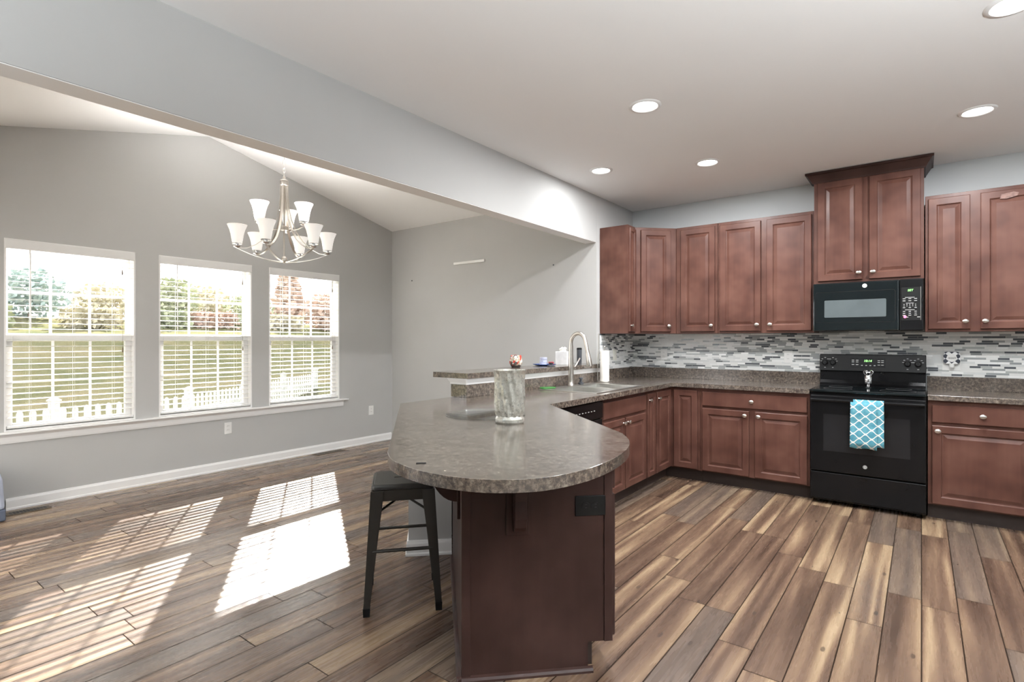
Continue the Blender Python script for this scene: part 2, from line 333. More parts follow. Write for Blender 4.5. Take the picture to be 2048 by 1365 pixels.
# ------------------------------------------------------------------ mesh building
class MB:
    def __init__(s): s.b = bmesh.new()
    def box(s, x0, x1, y0, y1, z0, z1, mat=None):
        r = bmesh.ops.create_cube(s.b, size=1)
        for v in r['verts']:
            v.co = Vector(((x0+x1)/2 + v.co.x*(x1-x0), (y0+y1)/2 + v.co.y*(y1-y0), (z0+z1)/2 + v.co.z*(z1-z0)))
        return s
    def loft(s, loops, cap0=True, cap1=True, closed=False):
        rows = [[s.b.verts.new(p) for p in lp] for lp in loops]
        n = len(rows[0]); k = len(rows)
        for i in range(k if closed else k-1):
            a, c = rows[i], rows[(i+1) % k]
            for j in range(n):
                s.b.faces.new((a[j], a[(j+1) % n], c[(j+1) % n], c[j]))
        if not closed:
            if cap0: s.b.faces.new(list(reversed(rows[0])))
            if cap1: s.b.faces.new(rows[-1])
        return s
    def prism(s, poly, z0, z1):
        return s.loft([[(x, y, z0) for x, y in poly], [(x, y, z1) for x, y in poly]])
    def extrude(s, poly, axis, a, b):
        """poly in the plane across `axis`, pushed from a to b"""
        def P(p, t): return {'x': (t, p[0], p[1]), 'y': (p[0], t, p[1]), 'z': (p[0], p[1], t)}[axis]
        return s.loft([[P(p, a) for p in poly], [P(p, b) for p in poly]])
    def lathe(s, prof, c=(0, 0, 0), n=24, mat=None, cap=True):
        """prof: (radius, height) pairs about +z; mat turns/moves it"""
        T = mat or Matrix.Identity(4)
        loops = []
        for r, h in prof:
            r = max(r, 1e-5)
            loops.append([T @ Vector((r*math.cos(2*PI*i/n), r*math.sin(2*PI*i/n), h)) + Vector(c) for i in range(n)])
        return s.loft(loops, cap, cap)
    def tube(s, pts, r, n=8, flat=None, closed=False):
        """round tube, or a flat band when flat=(halfwidth, halfthick, widthdir)"""
        pts = [Vector(p) for p in pts]; k = len(pts); loops = []
        up = Vector((0, 0, 1)); a0 = None
        for i, p in enumerate(pts):
            if closed: d = pts[(i+1) % k] - pts[i-1]
            else: d = pts[min(i+1, k-1)] - pts[max(i-1, 0)]
            d.normalize()
            if flat:
                a = Vector(flat[2]).normalized(); b = d.cross(a).normalized(); a = b.cross(d).normalized()
                loops.append([p + a*sx*flat[0] + b*sy*flat[1] for sx, sy in ((-1, -1), (1, -1), (1, 1), (-1, 1))])
                continue
            if i == 0 or closed and a0 is None:
                a = d.cross(up)
                if a.length < 1e-3: a = d.cross(Vector((1, 0, 0)))
            else: a = a0 - d*a0.dot(d)
            a.normalize(); a0 = a.copy(); b = d.cross(a)
            rr = r[i] if isinstance(r, (list, tuple)) else r
            loops.append([p + (a*math.cos(2*PI*j/n) + b*math.sin(2*PI*j/n))*rr for j in range(n)])
        return s.loft(loops, closed=closed)
    def plate_with_hole(s, outer, holes, z0, z1):
        polys = [outer] + holes
        flat = [p for pl in polys for p in pl]
        tris = tessellate_polygon([[Vector((x, y, 0)) for x, y in pl] for pl in polys])
        top = [s.b.verts.new((x, y, z1)) for x, y in flat]; bot = [s.b.verts.new((x, y, z0)) for x, y in flat]
        for a, b_, c in tris:
            s.b.faces.new((top[a], top[b_], top[c])); s.b.faces.new((bot[c], bot[b_], bot[a]))
        o = 0
        for pl in polys:
            n = len(pl)
            for i in range(n):
                j = (i+1) % n
                s.b.faces.new((bot[o+i], bot[o+j], top[o+j], top[o+i]))
            o += n
        return s
    def build(s, name, mat, parent=None, bevel=0, seg=2, smooth=False, world=False):
        bmesh.ops.recalc_face_normals(s.b, faces=s.b.faces)
        me = bpy.data.meshes.new(name); s.b.to_mesh(me); s.b.free()
        o = bpy.data.objects.new(name, me); COL.objects.link(o)
        me.materials.append(M[mat] if isinstance(mat, str) else mat)
        if smooth:
            for p in me.polygons: p.use_smooth = True
            try:
                me.set_sharp_from_angle(angle=math.radians(40))
            except Exception: pass
        if parent is not None:
            o.parent = parent
            if world:
                r = parent
                while r.parent: r = r.parent
                me.transform(r.matrix_basis.inverted())
        if bevel:
            md = o.modifiers.new('edge', 'BEVEL'); md.width = bevel; md.segments = seg; md.limit_method = 'ANGLE'; md.angle_limit = math.radians(35)
        return o

def rect(x0, x1, y0, y1): return [(x0, y0), (x1, y0), (x1, y1), (x0, y1)]
def box(name, mat, a, parent=None, bevel=0, world=False): return MB().box(*a).build(name, mat, parent, bevel, world=world)
def tag(o, label, cat, group=None, kind=None):
    o['label'] = label; o['category'] = cat
    if group: o['group'] = group
    if kind: o['kind'] = kind
    return o
def struct(o, label=None, cat=None):
    o['kind'] = 'structure'
    if label: o['label'] = label
    if cat: o['category'] = cat
    return o
def thing(name, label, cat, loc=(0, 0, 0), rz=0, group=None):
    o = bpy.data.objects.new(name, None); COL.objects.link(o)
    o.location = loc; o.rotation_euler = (0, 0, rz); o.empty_display_size = .1
    return tag(o, label, cat, group)
def copy_tree(o, parent=None):
    c = o.copy(); COL.objects.link(c)
    if parent is not None: c.parent = parent
    for ch in list(o.children): copy_tree(ch, c)
    return c
def text(s, size, name, mat, parent, loc, rot=(PI/2, 0, 0), align='CENTER', shear=0, depth=.0006):
    cu = bpy.data.curves.new(name, 'FONT'); cu.body = s; cu.size = size; cu.align_x = align; cu.align_y = 'CENTER'; cu.extrude = depth; cu.shear = shear
    t = bpy.data.objects.new(name, cu); COL.objects.link(t)
    bpy.context.view_layer.update()
    me = bpy.data.meshes.new_from_object(t.evaluated_get(bpy.context.evaluated_depsgraph_get()))
    bpy.data.objects.remove(t); bpy.data.curves.remove(cu)
    o = bpy.data.objects.new(name, me); COL.objects.link(o)
    me.materials.clear(); me.materials.append(M[mat])
    me.transform(Matrix.Translation(loc) @ Matrix.Rotation(rot[2], 4, 'Z') @ Matrix.Rotation(rot[0], 4, 'X'))
    o.parent = parent
    return o

# ------------------------------------------------------------------ room shell
XW, YG, YB, XS = -5.61, 4.76, 5.60, -2.56      # window wall, grey wall, range wall, kitchen face of the opening wall
XB = -2.69                                     # breakfast face of the opening wall
ZC, ZBEAM = 2.743, 2.285
YN = .12                                       # near wall of the breakfast room
YR, XE = -4.6, 3.0                             # rear wall and far side wall of the kitchen, behind the camera
RIDGE_Y, RIDGE_Z, SL = 2.44, 3.325, .245
def vault(y): return RIDGE_Z - SL*abs(y-RIDGE_Y)
WIN = [(.946, 1.816), (2.003, 2.872), (3.058, 3.942)]
WZ0, WZ1 = .605, 2.10
WT = .16

struct(box('floor', 'floor', (XW-WT, XE+.15, YR-.15, YB+.15, -.12, 0)), 'dark multi-tone wood plank floor running through both rooms', 'floor')

# window wall: pieces around three openings, gable above
b = MB()
ys = [YN-.15] + [v for a in WIN for v in a] + [YG]
for i in range(0, len(ys), 2): b.box(XW-WT, XW, ys[i], ys[i+1], WZ0, WZ1)
b.box(XW-WT, XW, YN-.15, YG, 0, WZ0)
gy = [YN-.15, RIDGE_Y, YG]
b.loft([[(x, YN-.15, WZ1), (x, YG, WZ1), (x, YG, vault(YG)+.03), (x, RIDGE_Y, RIDGE_Z+.03), (x, YN-.15, vault(YN-.15)+.03)] for x in (XW-WT, XW)])
struct(b.build('wall_left', 'wall'), 'light grey painted gable wall with three windows', 'wall')
# grey block between the breakfast room and the range wall
b = MB().box(XW-WT, XS, YG, YB+.15, 0, vault(YG)+.02)
struct(b.build('wall_far', 'wall'), 'plain light grey wall behind the raised bar ledge', 'wall')
struct(box('wall_back', 'kwall', (XS, XE+.15, YB, YB+.15, 0, ZC+.1)), 'pale grey kitchen wall behind the range and wall cabinets', 'wall')
struct(box('wall_right', 'kwall', (XE, XE+.15, YR-.15, YB, 0, ZC+.1)), 'grey kitchen side wall', 'wall')
# near wall of the breakfast room with a patio door opening
PD = (-5.4, -2.95, 2.2)
b = MB().box(XW-WT, PD[0], YN-.15, YN, 0, vault(YN)+.05).box(PD[1], XS, YN-.15, YN, 0, vault(YN)+.05).box(PD[0], PD[1], YN-.15, YN, PD[2], vault(YN)+.05)
struct(b.build('wall_near', 'wall'), 'grey wall with the patio door', 'wall')
struct(box('wall_side', 'wall', (XB, XS, YR-.15, YN-.15, 0, ZC+.1)), 'grey wall beside the patio door', 'wall')
struct(box('wall_rear', 'wall', (XS, XE, YR-.15, YR, 0, ZC+.1)), 'grey wall behind the camera', 'wall')
# header over the wide opening
b = MB().box(XB, XS, YN, YG, ZBEAM, 3.45)
struct(MB().box(XB+.002, XS-.002, YN+.01, YG-.002, ZBEAM-.004, ZBEAM-.0005).build('trim_header', 'ceil'), 'white painted underside of the header', 'trim')
hb = struct(b.build('wall_header', 'wall', bevel=.002), 'long grey header wall over the opening between kitchen and breakfast room', 'header')
struct(box('ceiling', 'ceil', (XS-.02, XE+.15, YR-.15, YB+.15, ZC, ZC+.12)), 'flat white kitchen ceiling', 'ceiling')
b = MB()
for y0, y1 in ((YN-.3, RIDGE_Y), (RIDGE_Y, YG+.2)):
    b.loft([[(x, y0, vault(y0)), (x, y1, vault(y1)), (x, y1, vault(y1)+.1), (x, y0, vault(y0)+.1)] for x in (XW-WT, XB+.01)])
struct(b.build('ceiling_vaulted', 'ceil'), 'white vaulted breakfast room ceiling', 'ceiling')
# low wall under the raised ledge, with its mitred stub under the peninsula
b = MB().box(-2.655, -2.525, 2.80, YG, 0, 1.044)
struct(b.build('wall_pony', 'wall'), 'grey half wall carrying the raised bar ledge', 'wall')
stub = [(-2.655, 2.80), (-2.655, 2.405), (-2.49, 2.24), (-2.305, 2.425), (-2.525, 2.645), (-2.525, 2.80)]
struct(MB().prism(stub, 0, .872).build('wall_stub', 'wall'), 'short grey wall end under the peninsula counter beside the stool', 'wall')

def baseboard(name, path, parent=None):
    """path: floor line points with the room on the left-hand side"""
    prof = [(0, 0), (.018, 0), (.018, .012), (.0125, .02), (.0125, .072), (.009, .080), (.006, .090), (0, .092)]
    pts = [Vector((x, y)) for x, y in path]; loops = []
    for i, p in enumerate(pts):
        d0 = (pts[i]-pts[i-1]).normalized() if i > 0 else (pts[1]-pts[0]).normalized()
        d1 = (pts[i+1]-pts[i]).normalized() if i < len(pts)-1 else d0
        n0 = Vector((-d0.y, d0.x)); n1 = Vector((-d1.y, d1.x)); nn = (n0+n1).normalized(); nn = nn/max(.3, nn.dot(n0))
        loops.append([(p.x+nn.x*o, p.y+nn.y*o, z) for o, z in prof])
    o = MB().loft(loops).build(name, 'white'); struct(o); return o
struct(baseboard('baseboard_left', [(XW, 4.742), (XW, .955)]), 'white baseboard under the windows', 'baseboard')
struct(baseboard('baseboard_far', [(-2.68, YG), (XW+.019, YG)]), 'white baseboard of the plain grey wall', 'baseboard')
struct(baseboard('baseboard_pony', [(-2.305, 2.425), (-2.49, 2.24), (-2.655, 2.405), (-2.655, 4.74)]), 'white baseboard around the half wall end', 'baseboard')

# ------------------------------------------------------------------ windows
def window(n, y0, y1):
    r = thing('window_%d' % n, ['white double-hung window nearest the patio door end', 'white double-hung window in the middle of the three', 'white double-hung window nearest the grey corner'][n-1], 'window', (XW, (y0+y1)/2, WZ0))
    r['kind'] = 'structure'
    j = .012
    b = MB()
    for a in ((XW-WT+.01, XW+.001, y0, y0+j, WZ0, WZ1), (XW-WT+.01, XW+.001, y1-j, y1, WZ0, WZ1), (XW-WT+.01, XW+.001, y0+j, y1-j, WZ1-j, WZ1), (XW-WT+.01, XW-.001, y0+j, y1-j, WZ0, WZ0+j)): b.box(*a)
    b.build('window_frame', 'white', r, world=True)
    zm = 1.335; ya, yb = y0+j, y1-j
    for nm, x0, x1, z0, z1, st, top, bot in (('upper_sash', -.135, -.100, zm-.03, WZ1-j, .028, .045, .05), ('lower_sash', -.098, -.060, WZ0+j, zm+.032, .048, .062, .042)):
        b = MB()
        b.box(XW+x0, XW+x1, ya, ya+st, z0, z1).box(XW+x0, XW+x1, yb-st, yb, z0, z1)
        b.box(XW+x0, XW+x1, ya+st, yb-st, z1-top, z1).box(XW+x0, XW+x1, ya+st, yb-st, z0, z0+bot)
        s = b.build(nm, 'vinyl', r, bevel=.003, world=True)
        gy0, gy1, gz0, gz1 = ya+st, yb-st, z0+bot, z1-top; xm = XW+(x0+x1)/2
        b = MB()
        for f in (1/3, 2/3): b.box(xm-.004, xm+.004, gy0+(gy1-gy0)*f-.009, gy0+(gy1-gy0)*f+.009, gz0, gz1)
        cut = [gy0] + [gy0+(gy1-gy0)*f+q for f in (1/3, 2/3) for q in (-.009, .009)] + [gy1]
        for q in (0, 2, 4): b.box(xm-.004, xm+.004, cut[q], cut[q+1], (gz0+gz1)/2-.009, (gz0+gz1)/2+.009)
        b.build('muntin_grid', 'vinyl', s, world=True)
        MB().box(xm-.0055, xm-.0045, gy0-.004, gy1+.004, gz0-.004, gz1+.004).build('pane', 'glass', s, world=True)
        if nm == 'lower_sash':
            b = MB(); k = .014; e = XW-.146
            b.box(e-.004, e+.004, ya, ya+k, z0, zm).box(e-.004, e+.004, yb-k, yb, z0, zm).box(e-.004, e+.004, ya+k, yb-k, zm-k, zm).box(e-.004, e+.004, ya+k, yb-k, z0, z0+k)
            f = b.build('insect_screen', 'vinyl', r, world=True)
            MB().box(e-.0005, e+.0005, ya+k, yb-k, z0+k, zm-k).build('mesh', 'screen', f, world=True)
    return r
for i, (a, c) in enumerate(WIN): window(i+1, a, c)

# one long stool with an apron under it
b = MB()
prof = [(-.0, .586), (.045, .586), (.058, .590), (.060, .596), (.056, .604), (0, .604)]
b.extrude([(XW+p, z) for p, z in prof], 'y', .84, 4.037)
s = b.build('trim_sill', 'white'); struct(s, 'long white window stool under all three windows', 'sill')
b = MB(); prof = [(0, .515), (.012, .515), (.016, .530), (.018, .565), (.034, .585), (0, .585)]
b.extrude([(XW+p, z) for p, z in prof], 'y', .86, 3.99)
struct(b.build('trim_apron', 'white'), 'white apron moulding under the window stool', 'trim')

def blind(y0, y1, label):
    r = thing('window_blind', label, 'blind', (XW-.02, (y0+y1)/2, WZ1-.02), 0, 'white two-inch blinds in the windows')
    ya, yb = y0+.016, y1-.016
    MB().box(XW-.052, XW-.004, ya, yb, WZ1-.062, WZ1-.014).build('headrail', 'blindtrim', r, world=True)
    MB().box(XW-.003, XW+.010, y0+.004, y1-.004, WZ1-.078, WZ1-.006).build('valance', 'blindtrim', r, bevel=.004, world=True)
    b = MB(); t = math.radians(4.5); hx, hz = .0235*math.cos(t), .0235*math.sin(t)
    z = WZ1-.098; xc = XW-.028; k = 0
    while z > WZ0+.075:
        th = .0011
        b.loft([[(xc-hx, y, z+hz-th), (xc, y, z-th+.0012), (xc+hx, y, z-hz-th), (xc+hx, y, z-hz+th), (xc, y, z+th+.0012), (xc-hx, y, z+hz+th)] for y in (ya, yb)])
        z -= .0462; k += 1
    b.build('slats', 'blind', r, world=True)
    MB().box(XW-.054, XW-.004, ya, yb, WZ0+.022, WZ0+.040).build('bottom_rail', 'blindtrim', r, bevel=.003, world=True)
    b = MB()
    for f in (.17, .5, .83):
        y = ya+(yb-ya)*f
        for x in (XW-.056, XW-.001): b.box(x-.0006, x+.0006, y-.001, y+.001, WZ0+.035, WZ1-.06)
    b.build('ladder_cord', 'blind', r, world=True)
    y = ya+.135
    MB().tube([(XW+.006, y, WZ1-.075), (XW+.007, y, WZ1-.09), (XW+.010, y+.004, 1.40)], .0045).build('tilt_wand', 'blindtrim', r, world=True, smooth=True)
    b = MB()
    for q, zt in ((.085, 1.93), (.082, 1.25)):
        b.tube([(XW+.004, yb-q, WZ1-.075), (XW+.004, yb-q, zt)], .0009, 5); b.lathe([(.003, 0), (.0055, -.03), (.004, -.045)], (XW+.004, yb-q, zt), 8)
    b.build('pull_cord', 'vent', r, world=True)
    return r
for (a, c), l in zip(WIN, ('white slatted blind hanging in the window nearest the patio door', 'white slatted blind hanging in the middle window of three', 'white slatted blind in the window nearest the grey corner')): blind(a, c, l)

# patio door and rear windows (daylight from behind the camera)
r = thing('door_1', 'white sliding patio door', 'door', ((PD[0]+PD[1])/2, YN-.08, 0)); r['kind'] = 'structure'
b = MB(); xm = (PD[0]+PD[1])/2
for x0, x1, y in ((PD[0], xm+.03, YN-.07), (xm-.03, PD[1], YN-.11)):
    b.box(x0, x0+.07, y-.02, y+.02, 0, PD[2]).box(x1-.07, x1, y-.02, y+.02, 0, PD[2]).box(x0, x1, y-.02, y+.02, 0, .1).box(x0, x1, y-.02, y+.02, PD[2]-.08, PD[2])
b.build('door_frame', 'vinyl', r, world=True)
b = MB()
for x0, x1, y in ((PD[0]+.07, xm-.04, YN-.07), (xm+.04, PD[1]-.07, YN-.11)): b.box(x0, x1, y-.001, y+.001, .1, PD[2]-.08)
b.build('pane', 'glass', r, world=True)
for (a, c) in WIN: lamp('daylight_portal', 'AREA', (XW-.15, (a+c)/2, 1.35), 1, size=c-a, size_y=1.5, direction=(1, 0, 0), portal=True)
lamp('daylight_portal', 'AREA', (xm, YN-.16, 1.05), 1, size=2.45, size_y=2.2, direction=(0, 1, 0), portal=True)

# ------------------------------------------------------------------ outlets and vents
def outlet(label, loc, rz, mat='plastic', horiz=False, switch=False, name='wall_outlet', cat='outlet', w=.072, h=.115):
    r = thing(name, label, cat, loc, rz)                     # local: x across, front is -y
    if horiz: w, h = h, w
    MB().box(-w/2, w/2, -.006, .001, -h/2, h/2).build('faceplate', mat, r, bevel=.002)
    if switch:
        o = MB().box(-.016, .016, -.0085, -.005, -.033, .033).build('rocker', mat, r, bevel=.001)
        return r
    for q in (-.0195, .0195):
        cx, cz = (q, 0) if horiz else (0, q)
        s = MB().extrude([(cx+.0165*math.cos(a), cz+.0145*math.sin(a)) for a in [2*PI*k/20 for k in range(20)]], 'y', -.0085, -.005).build('socket', mat, r)
        b = MB()
        for d in (-.006, .006):
            if horiz: b.box(cx-.004, cx+.004, -.0092, -.0083, cz+d-.001, cz+d+.001)
            else: b.box(cx+d-.001, cx+d+.001, -.0092, -.0083, cz-.001, cz+.007)
        b.build('slot', 'slot', s)
    return r
outlet('white wall outlet under the middle window', (XW, 2.625, .42), PI/2)
outlet('white wall outlet on the grey wall near the corner', (XW, 4.413, .417), PI/2)
outlet('white outlet in the mosaic tile beside the range', (-.993, YB-.0125, 1.157), 0)
outlet('white outlet in the mosaic tile nearest the corner of the kitchen', (-2.195, YB-.0125, 1.160), 0)
outlet('ivory switch plate in the mosaic tile behind the paper towel roll', (XS+.0125, 5.13, 1.16), PI/2, 'ivory', switch=True, name='wall_switch', cat='switch')

def floor_vent(label, x, y0, y1):
    r = thing('floor_vent', label, 'vent', (x, (y0+y1)/2, 0), 0, 'floor vents along the window wall')
    L = (y1-y0)/2
    b = MB().box(-.055, .055, -L, L, 0, .004)
    b.build('vent_plate', 'vent', r, bevel=.0015)
    b = MB(); n = 11
    for i in range(n):
        y = -L+.03+(2*L-.06)*i/(n-1)
        b.box(-.035, .035, y-.007, y+.007, .004, .0047)
    b.build('grille', 'slot', r)
floor_vent('bronze floor vent at the baseboard end beside the pale blue bin', -5.47, .93, 1.19)
floor_vent('bronze floor vent against the baseboard below the window nearest the corner', -5.515, 3.55, 3.93)

# pale object standing at the end of the window wall
r = thing('storage_bin', 'pale blue bin with a darker base standing past the baseboard end', 'bin', (-5.45, .74, 0))
b = MB(); b.loft([[(sx*a, sy*a, z) for sx, sy in ((-1, -1), (1, -1), (1, 1), (-1, 1))] for a, z in ((.16, .085), (.15, .30), (.135, .36))]); b.build('body', 'fabric', r, bevel=.02)
MB().box(-.163, .163, -.163, .163, 0, .085).build('base', 'fabricdark', r, bevel=.01)

# strip and nails on the grey wall
s = MB().box(-.24, .24, -.022, .0, -.014, .014)
o = s.build('mounting_strip', 'plastic', bevel=.002); o.location = (-4.235, YG, 2.23); tag(o, 'white mounting strip screwed to the grey wall above the ledge', 'strip')
for x, z, l in ((-5.225, 2.078, 'tiny nail in the grey wall between the corner and the white strip'), (-3.065, 2.10, 'tiny nail in the grey wall near the header end')):
    o = MB().lathe([(.008, .0), (.008, .004), (.003, .006)], n=10, mat=Matrix.Rotation(PI/2, 4, 'X')).build('wall_nail', 'charcoal'); o.location = (x, YG, z); tag(o, l, 'nail', 'nails left in the grey wall')

# ------------------------------------------------------------------ cabinets
def ring(x0, x1, z0, z1, i, y): return [(x0+i, y, z0+i), (x1-i, y, z0+i), (x1-i, y, z1-i), (x0+i, y, z1-i)]
def door_mesh(x0, x1, z0, z1, flat=False):
    f = min(.058, (x1-x0)*.27)
    if flat: loops = [(0, 0), (0, -.016), (.004, -.020)]
    else: loops = [(0, 0), (0, -.016), (.004, -.020), (f-.008, -.020), (f-.004, -.017), (f, -.011), (f+.006, -.010), (f+.030, -.018)]
    return MB().loft([ring(x0, x1, z0, z1, i, y) for i, y in loops])
def knob(parent, x, z, y=-.020):
    T = Matrix.Translation((x, y, z)) @ Matrix.Rotation(PI/2, 4, 'X') @ Matrix.Diagonal((1.25, .95, 1, 1))
    return MB().lathe([(.008, 0), (.006, .004), (.005, .011), (.010, .015), (.0155, .019), (.0155, .023), (.011, .027), (.004, .029)], n=16, mat=T).build('knob', 'nickel', parent, smooth=True)
def fronts(r, items, mat='cherry'):
    for it in items:
        kind, x0, x1, z0, z1 = it[:5]; kn = it[5] if len(it) > 5 else None
        d = door_mesh(x0, x1, z0, z1, kind != 'door').build({'door': 'door', 'drawer': 'drawer', 'false': 'false_drawer'}[kind], mat, r)
        if kn: knob(d, *kn)
def base_cab(label, loc, rz, w, d, items, name='base_cabinet', hollow=False):
    r = thing(name, label, 'cabinet', loc, rz)
    b = MB()
    if hollow: b.extrude([(0, .114), (d, .114), (d, .735), (.010, .735), (.010, .874), (0, .874)], 'x', .001, w-.001)
    else: b.box(.001, w-.001, 0, d, .114, .874)
    b.build('body', 'cherry', r)
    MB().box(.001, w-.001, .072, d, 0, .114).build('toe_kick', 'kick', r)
    fronts(r, items); return r
def wall_cab(label, loc, rz, w, d, z0, z1, items, name='wall_cabinet'):
    r = thing(name, label, 'cabinet', loc, rz)
    MB().box(.001, w-.001, 0, d, z0, z1).build('body', 'cherry', r, bevel=.0015)
    fronts(r, items); return r
YF = 5.00       # face of the base cabinets on the range wall
DB = YB - YF - .002
X0 = -1.620
base_cab('cherry base cabinet with one wide drawer over two doors, beside the range', (X0, YF, 0), 0, .893, DB,
    [('drawer', .022, .874, .716, .842, (.448, .779)), ('door', .022, .424, .124, .692, (.392, .655)), ('door', .471, .874, .124, .692, (.503, .655))])
X1 = .036
base_cab('cherry base cabinet with a drawer over one door, past the range', (X1, YF, 0), 0, .61, DB,
    [('drawer', .025, .585, .716, .842, (.305, .779)), ('door', .025, .585, .124, .692, (.058, .655))])
base_cab('cherry base cabinet with two doors at the far end of the range wall', (X1+.613, YF, 0), 0, .90, DB,
    [('drawer', .025, .875, .716, .842, (.45, .779)), ('door', .025, .43, .124, .692, (.40, .655)), ('door', .47, .875, .124, .692, (.5, .655))])
XF = -1.90      # face of the sink run (faces +x)
DS = .598
base_cab('cherry sink base cabinet with two doors under the sink', (XF, 3.592, 0), PI/2, .818, DS,
    [('false', .02, .795, .716, .842), ('door', .02, .382, .124, .692, (.350, .655)), ('door', .402, .795, .124, .692, (.434, .655))], hollow=True)
base_cab('narrow cherry cabinet with one tall door between sink base and corner', (XF, 4.412, 0), PI/2, .2, DS,
    [('door', .016, .186, .124, .848, (.045, .79))])
# corner cabinet with a folding L-shaped door
r = thing('corner_cabinet', 'cherry corner base cabinet with folded L-shaped door in the kitchen corner', 'cabinet', (XF, YF, 0))
fp = [(-2.498, 4.614), (XF, 4.614), (XF, YF), (-1.622, YF), (-1.622, YB-.002), (-2.498, YB-.002)]
MB().prism(fp, .114, .874).build('body', 'cherry', r, world=True)
fk = [(-2.498, 4.614), (XF-.072, 4.614), (XF-.072, YF+.072), (-1.622, YF+.072), (-1.622, YB-.002), (-2.498, YB-.002)]
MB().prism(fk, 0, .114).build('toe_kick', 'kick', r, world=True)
d = door_mesh(.036, .256, .124, .848).build('door', 'cherry', r)
d = door_mesh(-.370, -.036, .124, .848); d.b.transform(Matrix.Rotation(PI/2, 4, 'Z')); d = d.build('door', 'cherry', r)
k = knob(d, 0, 0); k.data.transform(Matrix.Translation((0, 0, .79)) @ Matrix.Rotation(PI/2, 4, 'Z') @ Matrix.Translation((-.34, 0, 0)))

# wall cabinets
UZ0, UZ1 = 1.378, 2.430
DZ0, DZ1 = 1.397, 2.402
YU = 5.29
DU = YB-YU-.002
kz = 1.455
wall_cab('narrow cherry wall cabinet whose plain end faces the breakfast room', (-2.256, 4.822, 0), PI/2, .166, .302, UZ0, UZ1, [('door', .012, .154, DZ0, DZ1, (.035, kz))])
r = thing('corner_cabinet', 'cherry diagonal corner wall cabinet with one door', 'cabinet', (-2.256, 4.990, 0), PI/4)
fp = [(-2.256, 4.990), (-1.955, 5.291), (-1.955, YB-.002), (XS+.002, YB-.002), (XS+.002, 4.990)]
MB().prism(fp, UZ0, UZ1).build('body', 'cherry', r, bevel=.0015)
r.children[0].data.transform(Matrix.Rotation(-PI/4, 4, 'Z') @ Matrix.Translation((2.256, -4.990, 0)))
fronts(r, [('door', .055, .365, DZ0, DZ1, (.338, kz))])
wall_cab('cherry wall cabinet with a single door next to the diagonal corner', (-1.953, YU, 0), 0, .406, DU, UZ0, UZ1, [('door', .05, .380, DZ0, DZ1, (.35, kz))])
wall_cab('cherry wall cabinet with two doors beside the tall microwave cabinet', (-1.545, YU, 0), 0, .806, DU, UZ0, UZ1,
    [('door', .018, .380, DZ0, DZ1, (.350, kz)), ('door', .430, .788, DZ0, DZ1, (.460, kz))])
# tall cabinet over the microwave, with crown
r = wall_cab('taller cherry cabinet with crown moulding above the microwave', (-.737, YU-.02, 0), 0, .754, DU+.02, 1.792, 2.672,
    [('door', .030, .352, 1.812, 2.650, (.328, 1.868)), ('door', .398, .732, 1.812, 2.650, (.424, 1.868))])
prof = [(0, 2.652), (.010, 2.652), (.014, 2.664), (.030, 2.690), (.044, 2.712), (.048, 2.718), (.060, 2.722), (.060, 2.738), (0, 2.738)]
b = MB(); W0, W1, D1 = 0, .754, DU+.02
b.loft([[(W0-o, D1, z) for o, z in prof], [(W0-o, -o, z) for o, z in prof], [(W1+o, -o, z) for o, z in prof], [(W1+o, D1, z) for o, z in prof]])
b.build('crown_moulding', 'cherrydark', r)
r = wall_cab('cherry wall cabinet past the microwave with tape residue on one door', (.022, YU, 0), 0, .70, DU, UZ0, UZ1,
    [('door', .020, .268, DZ0, DZ1, (.240, kz)), ('door', .326, .672, DZ0, DZ1, (.352, kz))])
dd = [c for c in r.children if c.name.startswith('door')][1]
MB().extrude([(.432, 2.340), (.440, 2.372), (.505, 2.382), (.535, 2.372), (.525, 2.350), (.470, 2.336)], 'y', -.0206, -.0196).build('tape_residue', 'tape', dd)

# ------------------------------------------------------------------ countertops
ZT = .914
pen = [(-1.512, 1.262), (-1.425, 1.203), (-1.335, 1.166), (-1.200, 1.142), (-1.058, 1.158), (-.955, 1.208), (-.868, 1.308), (-.824, 1.470), (-.826, 1.660), (-.864, 1.846), (-.928, 1.995), (-1.02, 2.128)]
def catmull(p, k=5):
    out = []
    for i in range(len(p)-1):
        a, b_, c, d = p[max(i-1, 0)], p[i], p[i+1], p[min(i+2, len(p)-1)]
        for j in range(k):
            t = j/k
            out.append(tuple(.5*((2*b_[q]) + (-a[q]+c[q])*t + (2*a[q]-5*b_[q]+4*c[q]-d[q])*t*t + (-a[q]+3*b_[q]-3*c[q]+d[q])*t**3) for q in (0, 1)))
    return out + [p[-1]]
outline = [(-2.612, 2.282)] + catmull(pen) + [(-1.840, 2.812), (-1.866, 4.965), (-.727, 4.965), (-.727, YB-.002), (XS+.002, YB-.002), (XS+.002, YG+.0), (-2.5245, YG), (-2.5245, 2.799), (-2.628, 2.799)]
SX0, SX1, SY0, SY1 = -2.452, -1.918, 3.572, 4.428
hole = rect(SX0+.012, SX1-.012, SY0+.012, SY1-.012)
root = thing('countertop', 'mottled brown laminate countertop running from the rounded peninsula past the sink to the range', 'countertop', (-1.9, 2.8, ZT-.04))
MB().plate_with_hole(outline, [hole], ZT-.039, ZT).build('worktop', 'counter', root, bevel=.003, world=True)
b = MB().box(XS+.022, -.727, YB-.022, YB-.0125, ZT, 1.020).build('backsplash_strip', 'counter', root, bevel=.002, world=True)
b = MB().box(XS+.0125, XS+.030, YG+.03, YB-.0225, ZT, 1.020).build('backsplash_strip', 'counter', root, bevel=.002, world=True)
b = MB().box(-2.5245, -2.506, 2.785, YG+.002, ZT, 1.002).box(-2.655, -2.5245, 2.785, 2.7995, ZT, 1.002).build('backsplash_strip', 'counter', root, bevel=.002, world=True)
